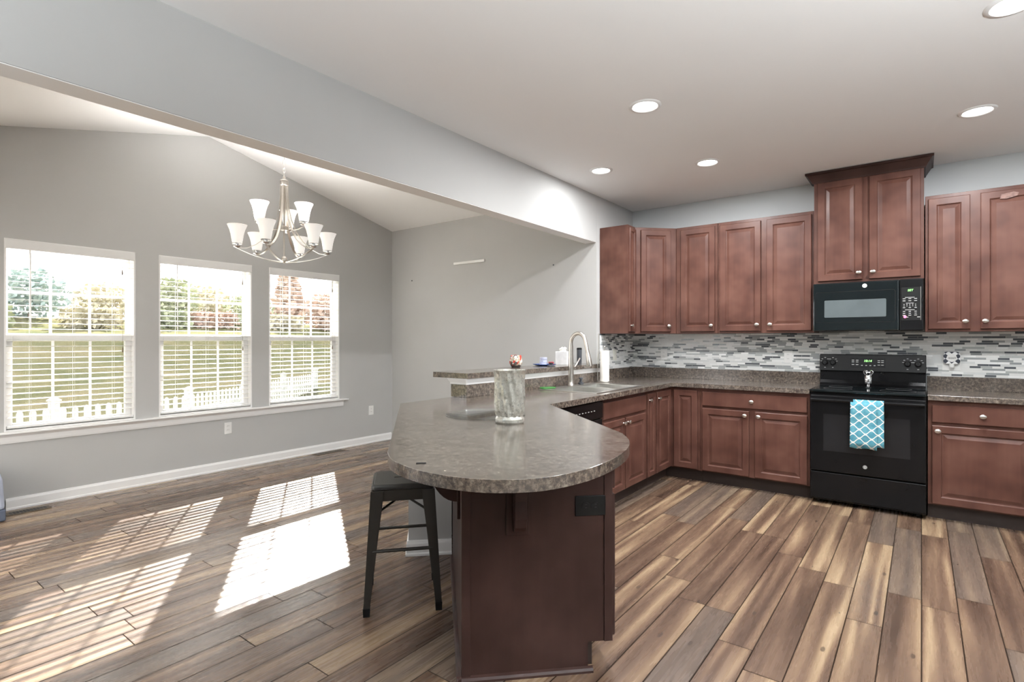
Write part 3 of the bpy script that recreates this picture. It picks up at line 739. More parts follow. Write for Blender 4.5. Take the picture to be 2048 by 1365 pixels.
root2 = thing('countertop', 'short mottled brown laminate countertop past the range', 'countertop', (.036, 4.965, ZT-.04))
MB().box(.036, 1.55, 4.965, YB-.002, ZT-.039, ZT).build('worktop', 'counter', root2, bevel=.003, world=True)
MB().box(.036, 1.55, YB-.022, YB-.0125, ZT, 1.020).build('backsplash_strip', 'counter', root2, bevel=.002, world=True)
# raised ledge
root = thing('bar_ledge', 'raised mottled laminate bar ledge on the half wall', 'ledge', (-2.66, 2.80, 1.045))
MB().box(-2.83, -2.488, 2.780, YG-.002, 1.0445, 1.083).build('ledge_top', 'counter', root, bevel=.003, world=True)
b = MB(); pr = [(0, 1.003), (.010, 1.003), (.012, 1.015), (.022, 1.034), (.026, 1.0445), (0, 1.0445)]
pth = [(-2.5245, YG-.003), (-2.5245, 2.7995), (-2.6555, 2.7995), (-2.6555, YG-.003)]
nn = [(1, 0), (1, -1), (-1, -1), (-1, 0)]
b.loft([[(x+n[0]*o, y+n[1]*o, z) for o, z in pr] for (x, y), n in zip(pth, nn)])
b.build('moulding', 'white', root, world=True)
# mosaic tile
t = MB().box(XS+.012, XE, YB-.012, YB, 1.0205, UZ0-.001).box(XS, XS+.012, YG+.035, YB-.012, 1.0205, UZ0-.001)
o = t.build('wall_tile', 'tile'); struct(o, 'grey and white strip mosaic tile under the wall cabinets', 'tile')
o = MB().box(XS, XS+.014, YG+.028, YG+.036, ZT+.001, UZ0).build('trim_1', 'nickel'); struct(o, 'metal edge strip ending the mosaic tile', 'trim')

# ------------------------------------------------------------------ peninsula cabinet (turned 45 degrees)
def UW(u, w_): return ((u+w_)*.70711, (w_-u)*.70711)
U0, WF, WBK, PL = -2.083, .690, .090, 1.255
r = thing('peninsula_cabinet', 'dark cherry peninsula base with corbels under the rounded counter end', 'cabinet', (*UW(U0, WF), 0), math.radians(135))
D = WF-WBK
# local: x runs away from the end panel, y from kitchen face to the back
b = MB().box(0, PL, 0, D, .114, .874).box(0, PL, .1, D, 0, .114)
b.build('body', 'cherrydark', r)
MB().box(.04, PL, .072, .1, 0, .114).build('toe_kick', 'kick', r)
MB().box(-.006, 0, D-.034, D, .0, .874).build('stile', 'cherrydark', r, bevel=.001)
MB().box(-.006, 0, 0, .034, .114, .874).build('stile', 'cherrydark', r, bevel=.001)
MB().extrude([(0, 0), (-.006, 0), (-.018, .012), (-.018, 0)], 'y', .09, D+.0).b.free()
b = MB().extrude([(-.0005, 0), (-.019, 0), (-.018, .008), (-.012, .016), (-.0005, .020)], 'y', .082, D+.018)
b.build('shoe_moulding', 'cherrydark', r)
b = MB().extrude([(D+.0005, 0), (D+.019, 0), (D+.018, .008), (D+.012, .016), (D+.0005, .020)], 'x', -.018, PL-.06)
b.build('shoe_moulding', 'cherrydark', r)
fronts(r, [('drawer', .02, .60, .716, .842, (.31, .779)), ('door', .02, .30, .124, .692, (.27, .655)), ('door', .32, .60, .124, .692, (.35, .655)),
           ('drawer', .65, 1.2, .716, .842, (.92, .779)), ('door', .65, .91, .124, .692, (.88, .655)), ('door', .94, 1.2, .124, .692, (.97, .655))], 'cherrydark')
# corbel on the end panel: S-curved bracket on a back plate (local y = WF - w)
def corbel_end():
    y0, y1 = WF-.352, WF-.262
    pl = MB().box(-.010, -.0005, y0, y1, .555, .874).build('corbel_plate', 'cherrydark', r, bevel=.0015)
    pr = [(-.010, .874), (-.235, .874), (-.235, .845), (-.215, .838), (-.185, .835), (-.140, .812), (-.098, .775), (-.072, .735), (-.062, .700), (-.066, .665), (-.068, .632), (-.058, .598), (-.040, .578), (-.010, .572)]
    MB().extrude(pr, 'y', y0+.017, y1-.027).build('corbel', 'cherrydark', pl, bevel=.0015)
corbel_end()
def corbel_back(x):
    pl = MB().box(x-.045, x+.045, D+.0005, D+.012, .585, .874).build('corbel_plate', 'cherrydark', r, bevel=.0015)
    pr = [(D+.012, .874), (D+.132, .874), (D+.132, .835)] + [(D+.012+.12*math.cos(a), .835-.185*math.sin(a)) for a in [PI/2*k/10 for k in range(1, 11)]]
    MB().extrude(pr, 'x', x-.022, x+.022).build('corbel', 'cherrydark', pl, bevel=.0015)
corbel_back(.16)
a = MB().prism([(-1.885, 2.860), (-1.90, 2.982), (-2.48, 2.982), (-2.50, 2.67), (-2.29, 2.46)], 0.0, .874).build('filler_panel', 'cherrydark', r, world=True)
outlet('black double outlet on the peninsula end panel', (*UW(U0+.0005, .600), .656), PI/4, 'blackplastic', horiz=True, w=.079, h=.124)

# ------------------------------------------------------------------ dishwasher
r = thing('dishwasher', 'black built-in dishwasher beside the sink base', 'dishwasher', (XF, 2.986, 0), PI/2)
MB().box(.002, .600, .0, .57, .02, .870).build('body', 'blackplastic', r)
MB().box(.006, .596, -.022, 0, .115, .735).build('door', 'black', r, bevel=.004)
cp = MB().box(.006, .596, -.026, 0, .740, .865).build('control_panel', 'black', r, bevel=.005)
b = MB()
for i in range(9): b.box(.12+i*.042, .138+i*.042, -.0268, -.0258, .800, .805)
b.build('panel_print', 'print_', cp)
MB().lathe([(.016, 0), (.016, .012), (.012, .016)], n=18, mat=Matrix.Translation((.45, -.022, .70)) @ Matrix.Rotation(PI/2, 4, 'X')).build('latch_dial', 'chrome', r, smooth=True)

# ------------------------------------------------------------------ sink and faucet
r = thing('kitchen_sink', 'stainless double-bowl sink set in the countertop', 'sink', ((SX0+SX1)/2, (SY0+SY1)/2, ZT))
ym = (SY0+SY1)/2
bowls = [rect(SX0+.085, SX1-.035, SY0+.035, ym-.018), rect(SX0+.085, SX1-.035, ym+.018, SY1-.035)]
MB().plate_with_hole(rect(SX0, SX1, SY0, SY1), bowls, ZT+.0003, ZT+.006).build('rim', 'steel', r, bevel=.002, world=True)
for pl in bowls:
    (x0, y0), _, (x1, y1), _ = pl
    b = MB()
    lp = lambda i, z: [(x0+i, y0+i, z), (x1-i, y0+i, z), (x1-i, y1-i, z), (x0+i, y1-i, z)]
    b.loft([lp(-.001, ZT+.005), lp(.002, ZT-.02), lp(.012, ZT-.15), lp(.035, ZT-.17)], cap0=False)
    bo = b.build('bowl', 'steel', r, smooth=True, world=True)
    MB().lathe([(.042, 0), (.042, .003), (.03, .004)], ((x0+x1)/2, (y0+y1)/2, ZT-.1695), 20).build('drain', 'chrome', bo, world=True)
fx, fy = -2.410, 4.02
r = thing('faucet', 'tall gooseneck pull-down faucet in brushed nickel behind the sink', 'faucet', (fx, fy, ZT+.006))
MB().lathe([(.030, 0), (.030, .008), (.026, .014), (.0245, .05), (.023, .15), (.0225, .20), (.020, .27)], n=20).build('base', 'brushed', r, smooth=True)
pts = [(0, 0, .25), (0, 0, .33)] + [(.072-.072*math.cos(a), 0, .365+.085*math.sin(a)) for a in [PI*k/12 for k in range(0, 11)]]
pts += [(.158, 0, .31), (.166, 0, .275)]
MB().tube(pts, [.020]*2+[.0165]*9+[.0155]*4, 14).build('spout', 'brushed', r, smooth=True)
MB().tube([(.163, 0, .285), (.172, 0, .24), (.182, 0, .185), (.184, 0, .172)], [.017, .021, .025, .022], 14).build('spray_head', 'brushed', r, smooth=True)
hd = MB().tube([(0, -.0, .145), (.0, .055, .150), (0, .066, .152)], [.017, .017, .012], 14).build('handle_hub', 'brushed', r, smooth=True)
MB().tube([(0, .060, .150), (.012, .100, .205), (.02, .118, .235)], [.008, .006, .007], 10).build('lever', 'brushed', hd, smooth=True)
r = MB().box(-.065, .065, -.035, .035, 0, .006)
r = MB(); r.loft([[(.07*math.cos(t)*k, .042*math.sin(t)*k+.006*math.sin(3*t), z) for t in [2*PI*i/18 for i in range(18)]] for k, z in ((.9, 0), (1, .006), (.96, .012), (.5, .014))])
o = r.build('scrub_pad', 'greenpad', smooth=True); o.location = (-2.412, 3.66, ZT+.0062); o.rotation_euler = (0, 0, 1.1); tag(o, 'green scrub pad lying on the sink rim', 'scrubber')
o = MB().lathe([(.022, 0), (.024, .015), (.012, .02), (.010, .045), (.020, .05), (.018, .06)], n=16).build('sink_stopper', 'charcoal', smooth=True); o.location = (-2.415, 4.20, ZT+.0062); tag(o, 'dark sink stopper standing behind the faucet', 'stopper')

# ------------------------------------------------------------------ things on the counter and ledge
r = thing('paper_towel_holder', 'metal paper towel holder in the corner past the sink', 'holder', (-2.405, 4.63, ZT))
MB().lathe([(.075, 0), (.075, .006), (.068, .010)], n=24).build('base', 'nickel', r, smooth=True)
MB().tube([(0, 0, .008), (0, 0, .330)], .004).lathe([(.006, .33), (.008, .337), (.004, .345)], n=10).build('post', 'nickel', r, smooth=True)
MB().tube([(-.052, -.04, .008), (-.052, -.04, .22), (-.050, -.036, .30), (-.040, -.028, .31)], .0035).build('tension_arm', 'nickel', r, smooth=True)
o = MB().lathe([(.018, .0), (.043, 0), (.044, .01), (.044, .283), (.042, .288), (.018, .288)], n=28, cap=False).lathe([(.018, 0), (.018, .288)], n=16, cap=False)
o = o.build('paper_towel_roll', 'paper', smooth=True); o.location = (-2.405, 4.63, ZT+.0105); tag(o, 'cream paper towel roll on the metal holder', 'paper towel')

# mercury glass vase with spiral ribs
b = MB(); n = 48; loops = []
prof = [(.066, 0), (.070, .006), (.0705, .020), (.064, .032), (.066, .042), (.0715, .055), (.0725, .10), (.0725, .15), (.0715, .19), (.0715, .215), (.075, .238), (.080, .250), (.081, .255)]
def vloop(rad, z, amp): return [(((rad+amp*math.cos(14*(2*PI*i/n)+z*38))*math.cos(2*PI*i/n)), ((rad+amp*math.cos(14*(2*PI*i/n)+z*38))*math.sin(2*PI*i/n)), z) for i in range(n)]
pp = []
for (r0, z0), (r1, z1) in zip(prof, prof[1:]):
    for k in range(4): pp.append((r0+(r1-r0)*k/4, z0+(z1-z0)*k/4))
pp.append(prof[-1])
loops = [vloop(rr, z, .0 if z < .034 or z > .246 else .0036) for rr, z in pp] + [vloop(rr-.004, z, 0) for rr, z in reversed([p for p in pp if p[1] > .012])]
b.loft(loops)
o = b.build('glass_vase', 'mercury', smooth=True); o.location = (-1.590, 2.078, ZT); tag(o, 'silvery mercury-glass vase with spiral ribs on the peninsula counter', 'vase')
o = MB().lathe([(.21, 0), (.212, .003), (.21, .006)], n=64).build('glass_board', 'plate_glass', smooth=True); o.location = (-1.857, 2.215, ZT+.0008); tag(o, 'clear round glass board lying behind the silvery vase', 'board')
o = MB().box(-.016, .016, -.004, .004, 0, .003).build('dark_scrap', 'slot'); o.location = (-1.287, 1.212, ZT); o.rotation_euler = (0, 0, .7); tag(o, 'tiny dark scrap near the rounded edge of the peninsula counter', 'scrap')

ZL = 1.083
r = thing('candle_cup', 'red and silver mosaic candle cup on the bar ledge', 'cup', (-2.735, 3.66, ZL))
MB().lathe([(.034, 0), (.044, .012), (.046, .018)], n=28).build('base', 'darkbase', r, smooth=True)
MB().lathe([(.046, .018), (.054, .034), (.055, .055), (.049, .088), (.046, .104), (.043, .104), (.046, .085), (.050, .055), (.044, .024)], n=28).build('bowl', 'cup', r, smooth=True)
o = MB().lathe([(.05, 0), (.075, .003), (.105, .012), (.106, .015), (.07, .008), (.02, .006)], n=36).build('blue_plate', 'blue', smooth=True); o.location = (-2.705, 4.05, ZL); tag(o, 'flat blue plate on the bar ledge under the stacked tins', 'plate')
zz = ZL+.0085
for k in range(3):
    o = MB().lathe([(.030, 0), (.0335, .002), (.0335, .020), (.031, .0225)], n=26).build('small_tin', 'lav', smooth=True)
    o.location = (-2.712+.002*k, 4.04, zz); zz += .0228
    tag(o, ['bottom lavender tin of the stack on the blue plate', 'middle lavender tin of the stack on the blue plate', 'top lavender tin of the stack on the blue plate'][k], 'tin', 'tins stacked on the blue plate')
o = MB().box(-.018, .018, -.018, .018, 0, .022).build('red_box', 'red', bevel=.003); o.location = (-2.675, 4.115, ZL+.011); tag(o, 'small red box beside the tins on the blue plate', 'box')
o = MB().lathe([(.034, 0), (.036, .006), (.020, .012), (.012, .018), (.020, .030), (.024, .034)], n=24).build('candle_holder', 'charcoal', smooth=True); o.location = (-2.555, 3.93, ZL); tag(o, 'small grey candle holder at the ledge edge in front of the plate', 'candle holder')
r = thing('tissue_box', 'marble-patterned cube tissue box on the ledge behind the faucet', 'tissue box', (-2.665, 4.30, ZL), .25)
MB().box(-.056, .056, -.056, .056, 0, .125).build('carton', 'marble', r, bevel=.003)
b = MB(); b.loft([[(q*.03*math.cos(t)+.006*math.sin(5*t), q*.022*math.sin(t), .1245+z+.008*math.sin(3*t)*z/.03) for t in [2*PI*i/14 for i in range(14)]] for q, z in ((1, 0), (.8, .012), (1.1, .026), (.5, .034))]); b.build('tissue', 'paper', r, smooth=True)
r = thing('travel_tumbler', 'dark grey slim tumbler on the ledge near the tile edge', 'tumbler', (-2.655, 4.585, ZL))
MB().lathe([(.021, 0), (.023, .004), (.025, .13), (.025, .138)], n=22).build('body', 'charcoal', r, smooth=True)
MB().lathe([(.026, .138), (.026, .150), (.020, .156)], n=22).build('lid', 'blackplastic', r, smooth=True)

# ------------------------------------------------------------------ range
RX0, RX1 = -.723, .031
RYF = 4.975
r = thing('electric_range', 'black freestanding electric range between the base cabinets', 'range', ((RX0+RX1)/2, RYF, 0))
w2 = (RX1-RX0)/2-.002
DRG = YB-.03-RYF
MB().box(-w2, w2, 0, DRG, .03, .895).build('body', 'black', r, bevel=.004)
for sx in (-1, 1):
    for y in (.06, DRG-.06): MB().lathe([(.016, 0), (.016, .03)], (sx*(w2-.05), y, 0), 12).build('leveling_foot', 'blackplastic', r)
MB().box(-w2-.001, w2+.001, -.022, DRG-.09, .8955, .918).build('cooktop', 'blackglass', r, bevel=.006)
dr = MB().box(-w2+.002, w2-.002, -.028, -.001, .268, .872).build('oven_door', 'black', r, bevel=.006)
MB().box(-w2+.095, w2-.095, -.0292, -.0275, .43, .725).build('oven_window', 'ovenglass', dr, bevel=.0005)
b = MB().tube([(-w2+.010, -.058, .838), (w2-.010, -.058, .838)], .0125, 14)
b.box(-w2+.012, -w2+.035, -.058, -.026, .828, .848).box(w2-.035, w2-.012, -.058, -.026, .828, .848)
b.build('door_handle', 'black', dr, smooth=True)
def roundel(parent, x, y, z, R, mat='print_'):
    T = Matrix.Translation((x, y, z)) @ Matrix.Rotation(PI/2, 4, 'X')
    e = MB().lathe([(R, 0), (R, .0012)], n=28, mat=T).build('emblem', mat, parent)
    b = MB()
    b.tube([(x+R*.76*math.cos(t), y-.0014, z+R*.76*math.sin(t)) for t in [2*PI*i/26 for i in range(26)]], R*.055, 5, closed=True)
    b.tube([(x-R*.38+R*.26*math.cos(t)*(1-.1*t/5), y-.0014, z+R*.02+R*.30*math.sin(t)) for t in [.7+4.9*i/16 for i in range(17)]], R*.07, 5)
    b.tube([(x+R*.36+R*.24*math.cos(t), y-.0014, z+R*.26*math.sin(t)) for t in [.4+5.2*i/16 for i in range(17)]], R*.07, 5)
    b.build('emblem_mark', 'slot', e)
roundel(dr, 0.0, -.029, .335, .014)
MB().box(-w2+.002, w2-.002, -.026, -.001, .045, .258).build('storage_drawer', 'black', r, bevel=.006)
# backguard
bg_ = MB()
bg_.extrude([(DRG-.11, .9185), (DRG-.085, .940), (DRG-.07, .965), (DRG-.068, 1.045), (DRG-.0, 1.045), (DRG, .9185)], 'x', -w2, w2)
bgo = bg_.build('backguard', 'black', r, bevel=.003)
cpy = DRG-.088
cp = MB().extrude([(cpy, 1.046), (cpy+.022, 1.190), (DRG, 1.190), (DRG, 1.046)], 'x', -w2-.002, w2+.002).build('control_panel', 'blackplastic', r, bevel=.004)
tilt = math.atan2(.022, .144)
def onp(z): return cpy+.022*(z-1.046)/.144-.0006
MB().extrude([(onp(1.082)-.0006, 1.082), (onp(1.160)-.0006, 1.160), (onp(1.160)+.002, 1.160), (onp(1.082)+.002, 1.082)], 'x', -.145, .105).build('display_glass', 'black', cp)
text('10:14', .026, 'clock_digits', 'green_led', cp, (-.02, onp(1.135)-.0016, 1.135), (PI/2-tilt, 0, 0), shear=.2)
b = MB()
for x in (-.125, -.095, .06, .085):
    for z in (1.140, 1.125, 1.103): b.box(x-.009, x+.009, onp(z)-.0016, onp(z)-.0004, z-.0022, z+.0022)
for x in (-.06, -.03, .0, .03): b.box(x-.006, x+.006, onp(1.097)-.0016, onp(1.097)-.0004, 1.0945, 1.0995)
for x in (-.335, -.275, .255, .325):
    for dx, dz in ((0, .044), (-.022, .032), (.022, .032), (-.03, .014), (.03, .014), (0, -.042)): b.box(x+dx-.006, x+dx+.006, onp(1.115+dz)-.0012, onp(1.115+dz)-.0002, 1.115+dz-.0018, 1.115+dz+.0018)
b.build('panel_print', 'print_', cp)
for x in (-.335, -.275, .255, .325):
    T = Matrix.Translation((x, onp(1.115), 1.115)) @ Matrix.Rotation(PI/2-tilt, 4, 'X')
    k = MB().lathe([(.024, 0), (.024, .006), (.019, .010), (.018, .024), (.015, .027)], n=22, mat=T); k = k.build('knob', 'blackplastic', cp, smooth=True)
    kb = MB().box(-.004, .004, -.018, .018, .026, .036); kb.b.transform(T); kb.build('grip', 'black', k, bevel=.001)
b = MB()
for x, y, R in ((-.20, .15, .10), (.20, .15, .115), (-.20, .36, .085), (.20, .36, .085)):
    b.tube([(x+R*math.cos(t), y+R*math.sin(t), .9181) for t in [2*PI*i/40 for i in range(40)]], .0007, 4, closed=True)
b.build('burner_ring', 'ring', r)

# silver ornament on the cooktop
r = thing('silver_ornament', 'small silver crown-topped ornament standing on the black cooktop', 'ornament', (-.350, 5.33, .9181))
MB().lathe([(.022, 0), (.024, .004), (.012, .012), (.012, .030), (.026, .036), (.028, .042), (.027, .098), (.022, .104)], n=24).build('barrel', 'chrome', r, smooth=True)
b = MB()
for k in range(6):
    a = 2*PI*k/6
    b.tube([(.018*math.cos(a), .018*math.sin(a), .103), (.030*math.cos(a), .030*math.sin(a), .120), (.033*math.cos(a), .033*math.sin(a), .134), (.024*math.cos(a), .024*math.sin(a), .144), (.004*math.cos(a), .004*math.sin(a), .138)], .004, 7)
b.tube([(.031*math.cos(t), .031*math.sin(t), .128) for t in [2*PI*i/24 for i in range(24)]], .003, 6, closed=True)
b.build('crown', 'chrome', r, smooth=True)

# towel over the oven handle
b = MB(); hy = RYF-.058; hz = .838
nx = 16; loops = []
def tw(path, x0, x1, wob):
    rows = []
    for (dy, z) in path:
        row = []
        for i in range(nx+1):
            f = i/nx; x = x0+(x1-x0)*f + (.0 if z > .8 else (.838-z)*.02*(f-.6))
            row.append((x, hy+dy - (.004*math.sin(f*7+wob)*max(0, (.838-z))*3), z + (.004*math.sin(f*9+wob) if z < .52 else 0)))
        rows.append(row)
    return rows
path_f = [(0, hz+.0155), (-.010, hz+.011), (-.0155, hz), (-.017, hz-.03)] + [(-.017-.002*math.sin(k), hz-.03-.028*k) for k in range(1, 12)]
path_b = [(0, hz+.0155), (.010, hz+.011), (.0155, hz), (.017, hz-.03), (.018, hz-.15)]
for pa, x0, x1, wb in ((path_f, -.420, -.225, 0), (path_b, -.420, -.225, 0), ([(dy-.004, z-(.014 if z < .5 else 0)-.002) for dy, z in path_f[2:]], -.437, -.27, 2)):
    rows = [[b.b.verts.new(p) for p in row] for row in tw(pa, x0, x1, wb)]
    for q, s_ in zip(rows, rows[1:]):
        for i in range(nx): b.b.faces.new((q[i], q[i+1], s_[i+1], s_[i]))
o = b.build('dish_towel', 'towel', smooth=True)
md = o.modifiers.new('thick', 'SOLIDIFY'); md.thickness = .003; md.offset = 0
tag(o, 'teal dish towel with white ogee lattice over the oven handle', 'towel')

# ------------------------------------------------------------------ microwave
MX0, MX1, MZ0, MZ1, MYF = -.735, .015, 1.382, 1.790, 5.215
r = thing('microwave', 'black over-the-range microwave under the tall cabinet', 'microwave', ((MX0+MX1)/2, MYF, MZ0))
w2 = (MX1-MX0)/2-.002; hh = MZ1-MZ0-.002
MB().box(-w2, w2, .0, YB-.015-MYF, .006, hh).build('body', 'blackplastic', r, bevel=.003)
xd = w2-.150
dr = MB().box(-w2, xd-.002, -.032, -.001, .004, hh).build('door', 'blackglass', r, bevel=.010)
b = MB()
def rrect(x0, x1, z0, z1, R, k=5):
    out = []
    for cx, cz, a0 in ((x1-R, z1-R, 0), (x0+R, z1-R, PI/2), (x0+R, z0+R, PI), (x1-R, z0+R, 1.5*PI)):
        out += [(cx+R*math.cos(a0+PI/2*i/k), cz+R*math.sin(a0+PI/2*i/k)) for i in range(k+1)]
    return out
fo, fi = rrect(-w2+.018, xd-.025, .075, hh-.075, .016), rrect(-w2+.021, xd-.028, .078, hh-.078, .014)
b.loft([[(x, -.0322, z) for x, z in fo], [(x, -.0335, z) for x, z in fo], [(x, -.0335, z) for x, z in fi], [(x, -.0322, z) for x, z in fi]], closed=True)
b.build('door_frame', 'blackplastic', dr)
MB().extrude(rrect(-w2+.085, xd-.085, .118, hh-.145, .008), 'y', -.0332, -.0318).build('door_window', 'mwglass', dr)
roundel(dr, -.005, -.0318, hh-.036, .0165, 'plastic')
cp = MB().box(xd, w2, -.032, -.001, .004, hh).build('control_panel', 'black', r, bevel=.008)
MB().box(xd+.012, w2-.020, -.0328, -.0318, .085, hh-.065).build('keypad', 'blackplastic', cp)
text('SET', .022, 'display_text', 'green_led', cp, (xd+.068, -.0336, hh-.090), shear=.15)
b = MB(); x_ = xd+.05
for z, n, w_ in ((.262, 1, .03), (.252, 3, .011), (.236, 3, .011), (.218, 1, .024), (.208, 5, .004), (.196, 5, .004), (.183, 3, .009), (.166, 1, .03), (.154, 3, .009), (.139, 3, .009), (.124, 3, .011), (.109, 2, .011)):
    for k in range(n):
        xx = xd+.065 + (0 if n == 1 else (k-(n-1)/2)*(.072/max(1, n-1)) + (.018 if n == 2 else 0))
        b.box(xx-w_, xx+w_, -.0334, -.0324, z-.0015, z+.0015) if n == 1 else b.box(xx-w_*.8, xx+w_*.8, -.0334, -.0324, z-.002, z+.002)
b.build('panel_print', 'print_', cp)
MB().box(w2-.0185, w2-.0160, -.0335, -.0320, .085, hh-.065).build('trim_line', 'nickel', cp)
MB().lathe([(.010, 0), (.010, .002)], n=18, mat=Matrix.Translation((xd+.035, -.0322, .112)) @ Matrix.Rotation(PI/2, 4, 'X')).build('start_button', 'red_led', cp)
MB().box(-.12, .12, .02, .2, -.004, .006).build('grease_filter', 'steel', r)

# ------------------------------------------------------------------ outlet with plug-in air freshener past the range
outlet('white outlet past the range behind the checked air freshener', (.190, YB-.0125, 1.128), 0, w=.115, h=.118)
r = thing('air_freshener', 'plug-in air freshener with black and white diamond checks past the range', 'air freshener', (.192, YB-.0215, 1.165))
MB().extrude(rrect(-.052, .052, -.042, .055, .022), 'y', -.034, 0).build('cover', 'check', r, bevel=.004)
rd = MB().lathe([(.032, 0), (.032, .004), (.030, .005)], n=28, mat=Matrix.Translation((0, -.034, .006)) @ Matrix.Rotation(PI/2, 4, 'X')).build('round_badge', 'plastic', r)
text('wash', .024, 'badge_lettering', 'slot', rd, (0, -.0396, .006), shear=.35)
MB().lathe([(.012, -.075), (.017, -.070), (.017, -.045), (.012, -.040)], (0, -.018, 0), 18).build('oil_bottle', 'plastic', r, smooth=True)

# ------------------------------------------------------------------ stool
def stool(label, x, y, rz):
    r = thing('bar_stool', label, 'stool', (x, y, 0), rz)
    H, S, F = .612, .150, .186
    b = MB()
    def rr(a, z, R=.035): return [(px, py, z) for px, py in rrect(-a, a, -a, a, R, 4)]
    hole = [(.055*math.cos(t)*1.0, .0075*math.sin(t)) for t in [2*PI*i/24 for i in range(24)]]
    hole = rrect(-.045, .045, -.008, .008, .0079, 4)
    outer = rrect(-S+.012, S-.012, -S+.012, S-.012, .03, 4)
    b.plate_with_hole(outer, [hole], H-.004, H)
    s = b.build('seat', 'gunmetal', r, bevel=.0015)
    b = MB(); b.loft([rr(S-.013, H-.002), rr(S-.004, H-.001), rr(S+.001, H-.008), rr(S+.002, H-.022), rr(S-.003, H-.026), rr(S-.002, H-.078), rr(S-.006, H-.078), rr(S-.007, H-.03), rr(S-.012, H-.006)], closed=True)
    b.build('seat_rim', 'gunmetal', r, smooth=True)
    for sx in (-1, 1):
        for sy in (-1, 1):
            b = MB(); lp = []
            for z, wd in ((H-.028, .062), (H-.12, .058), (.32, .045), (.10, .034), (.035, .030)):
                f = 1-z/H; a = S+.001+(F-S)*f
                cx, cy = sx*a, sy*a; t = .004
                lp.append([(cx, cy, z), (cx-sx*wd, cy, z), (cx-sx*wd, cy-sy*t, z), (cx-sx*(t*2.4), cy-sy*t*1.2, z), (cx-sx*t*1.2, cy-sy*t*2.4, z), (cx-sx*t, cy-sy*wd, z), (cx, cy-sy*wd, z)])
            l = b.loft(lp).build('leg', 'gunmetal', r, bevel=.0012)
            a = F-.003
            MB().loft([[(sx*(a-q), sy*(a-p), z) for q, p in ((-.004+k, -.004+k), (.030-k, -.004+k), (.030-k, .030-k), (-.004+k, .030-k))] for z, k in ((0, .002), (.04, 0))]).build('foot_cap', 'blackplastic', l)
    for z, pairs in ((.20, ((1, 0), (-1, 0))), (.30, ((0, 1), (0, -1)))):
        a = S+(F-S)*(1-z/H)-.006
        for px, py in pairs:
            p0, p1 = ((px*a, -a+.02, z), (px*a, a-.02, z)) if px else ((-a+.02, py*a, z), (a-.02, py*a, z))
            wd = (0, 0, 1)
            MB().tube([p0, [p0[i]*.88+p1[i]*.12 for i in range(3)], [p0[i]*.12+p1[i]*.88 for i in range(3)], p1], .0085, 8).build('stretcher', 'gunmetal', r, smooth=True)
    for sx in (-1, 1):
        MB().tube([(-.145, -.145*sx, H-.150), (0, 0, H-.090), (.145, .145*sx, H-.150)], .006, 8).build('cross_brace', 'gunmetal', r, smooth=True)
    return r
stool('gunmetal metal bar stool tucked under the peninsula overhang', -2.118, 1.868, PI/4+.065)

# ------------------------------------------------------------------ chandelier
CX, CY = -4.235, 2.44
r = thing('chandelier', 'nine-light brushed nickel chandelier with frosted bell shades in the breakfast room', 'chandelier', (CX, CY, 2.0))
aC = math.atan2(-CX, CY)
rv = Vector((math.cos(aC), math.sin(aC), 0)); tv = Vector((math.sin(aC), -math.cos(aC), 0))
def rad(a): return rv*math.sin(math.radians(a)) + tv*math.cos(math.radians(a))
Z0 = 2.0
zr = lambda z: z-Z0
MB().lathe([(.032, 2.600), (.034, 2.603), (.034, 2.642), (.030, 2.646), (.012, 2.655), (.010, 2.680)], (0, 0, -Z0), 20).build('hub', 'brushed', r, smooth=True)
MB().tube([(0, 0, zr(1.972)), (0, 0, zr(2.60))], .007, 10).lathe([(.004, 1.955), (.018, 1.966), (.024, 1.980), (.020, 2.0), (.010, 2.01)], (0, 0, -Z0), 18).build('stem', 'brushed', r, smooth=True)
MB().lathe([(.012, 2.225), (.030, 2.230), (.030, 2.258), (.014, 2.266)], (0, 0, -Z0), 20).build('collar', 'brushed', r, smooth=True)
b = MB(); z = 2.68; k = 0
while z < RIDGE_Z-.05:
    ax = rv if k % 2 else tv
    b.tube([(ax.x*.010*math.cos(t), ax.y*.010*math.cos(t), zr(z+.016)+.020*math.sin(t)) for t in [2*PI*i/12 for i in range(12)]], .0022, 5, closed=True)
    z += .033; k += 1
b.build('chain', 'nickel', r, smooth=True)
MB().lathe([(.062, RIDGE_Z-.05), (.060, RIDGE_Z-.03), (.045, RIDGE_Z-.012), (.045, RIDGE_Z-.010)], (0, 0, -Z0), 24).build('ceiling_canopy', 'brushed', r, smooth=True)
def shade_mesh():
    pr = [(.032, 0), (.036, .004), (.041, .03), (.047, .07), (.057, .11), (.071, .143), (.074, .150), (.071, .149), (.055, .110), (.044, .07), (.037, .03), (.028, .008)]
    return MB().lathe(pr, n=28)
def light(a, R, zc, pts, arm=True):
    d = rad(a); side = Vector((-d.y, d.x, 0))
    am = MB().tube([d*q+Vector((0, 0, zr(z_))) for q, z_ in pts], 0, flat=(.009, .0026, side)).build('arm', 'brushed', r, smooth=True)
    c = d*R
    MB().lathe([(.008, -.022), (.026, -.016), (.030, -.010), (.012, -.004), (.014, .006), (.037, .008), (.037, .014), (.020, .020)], (c.x, c.y, zr(zc)), 18).build('socket_cup', 'chrome', am, smooth=True)
    s = shade_mesh(); s.b.transform(Matrix.Translation((c.x, c.y, zr(zc)+.012))); s.build('shade', 'shade', am, smooth=True)
    lamp('chandelier_bulb', 'POINT', (CX+c.x, CY+c.y, zc+.10), 18, (1, .985, .97), .03)
zl, zu = 2.075, 2.275
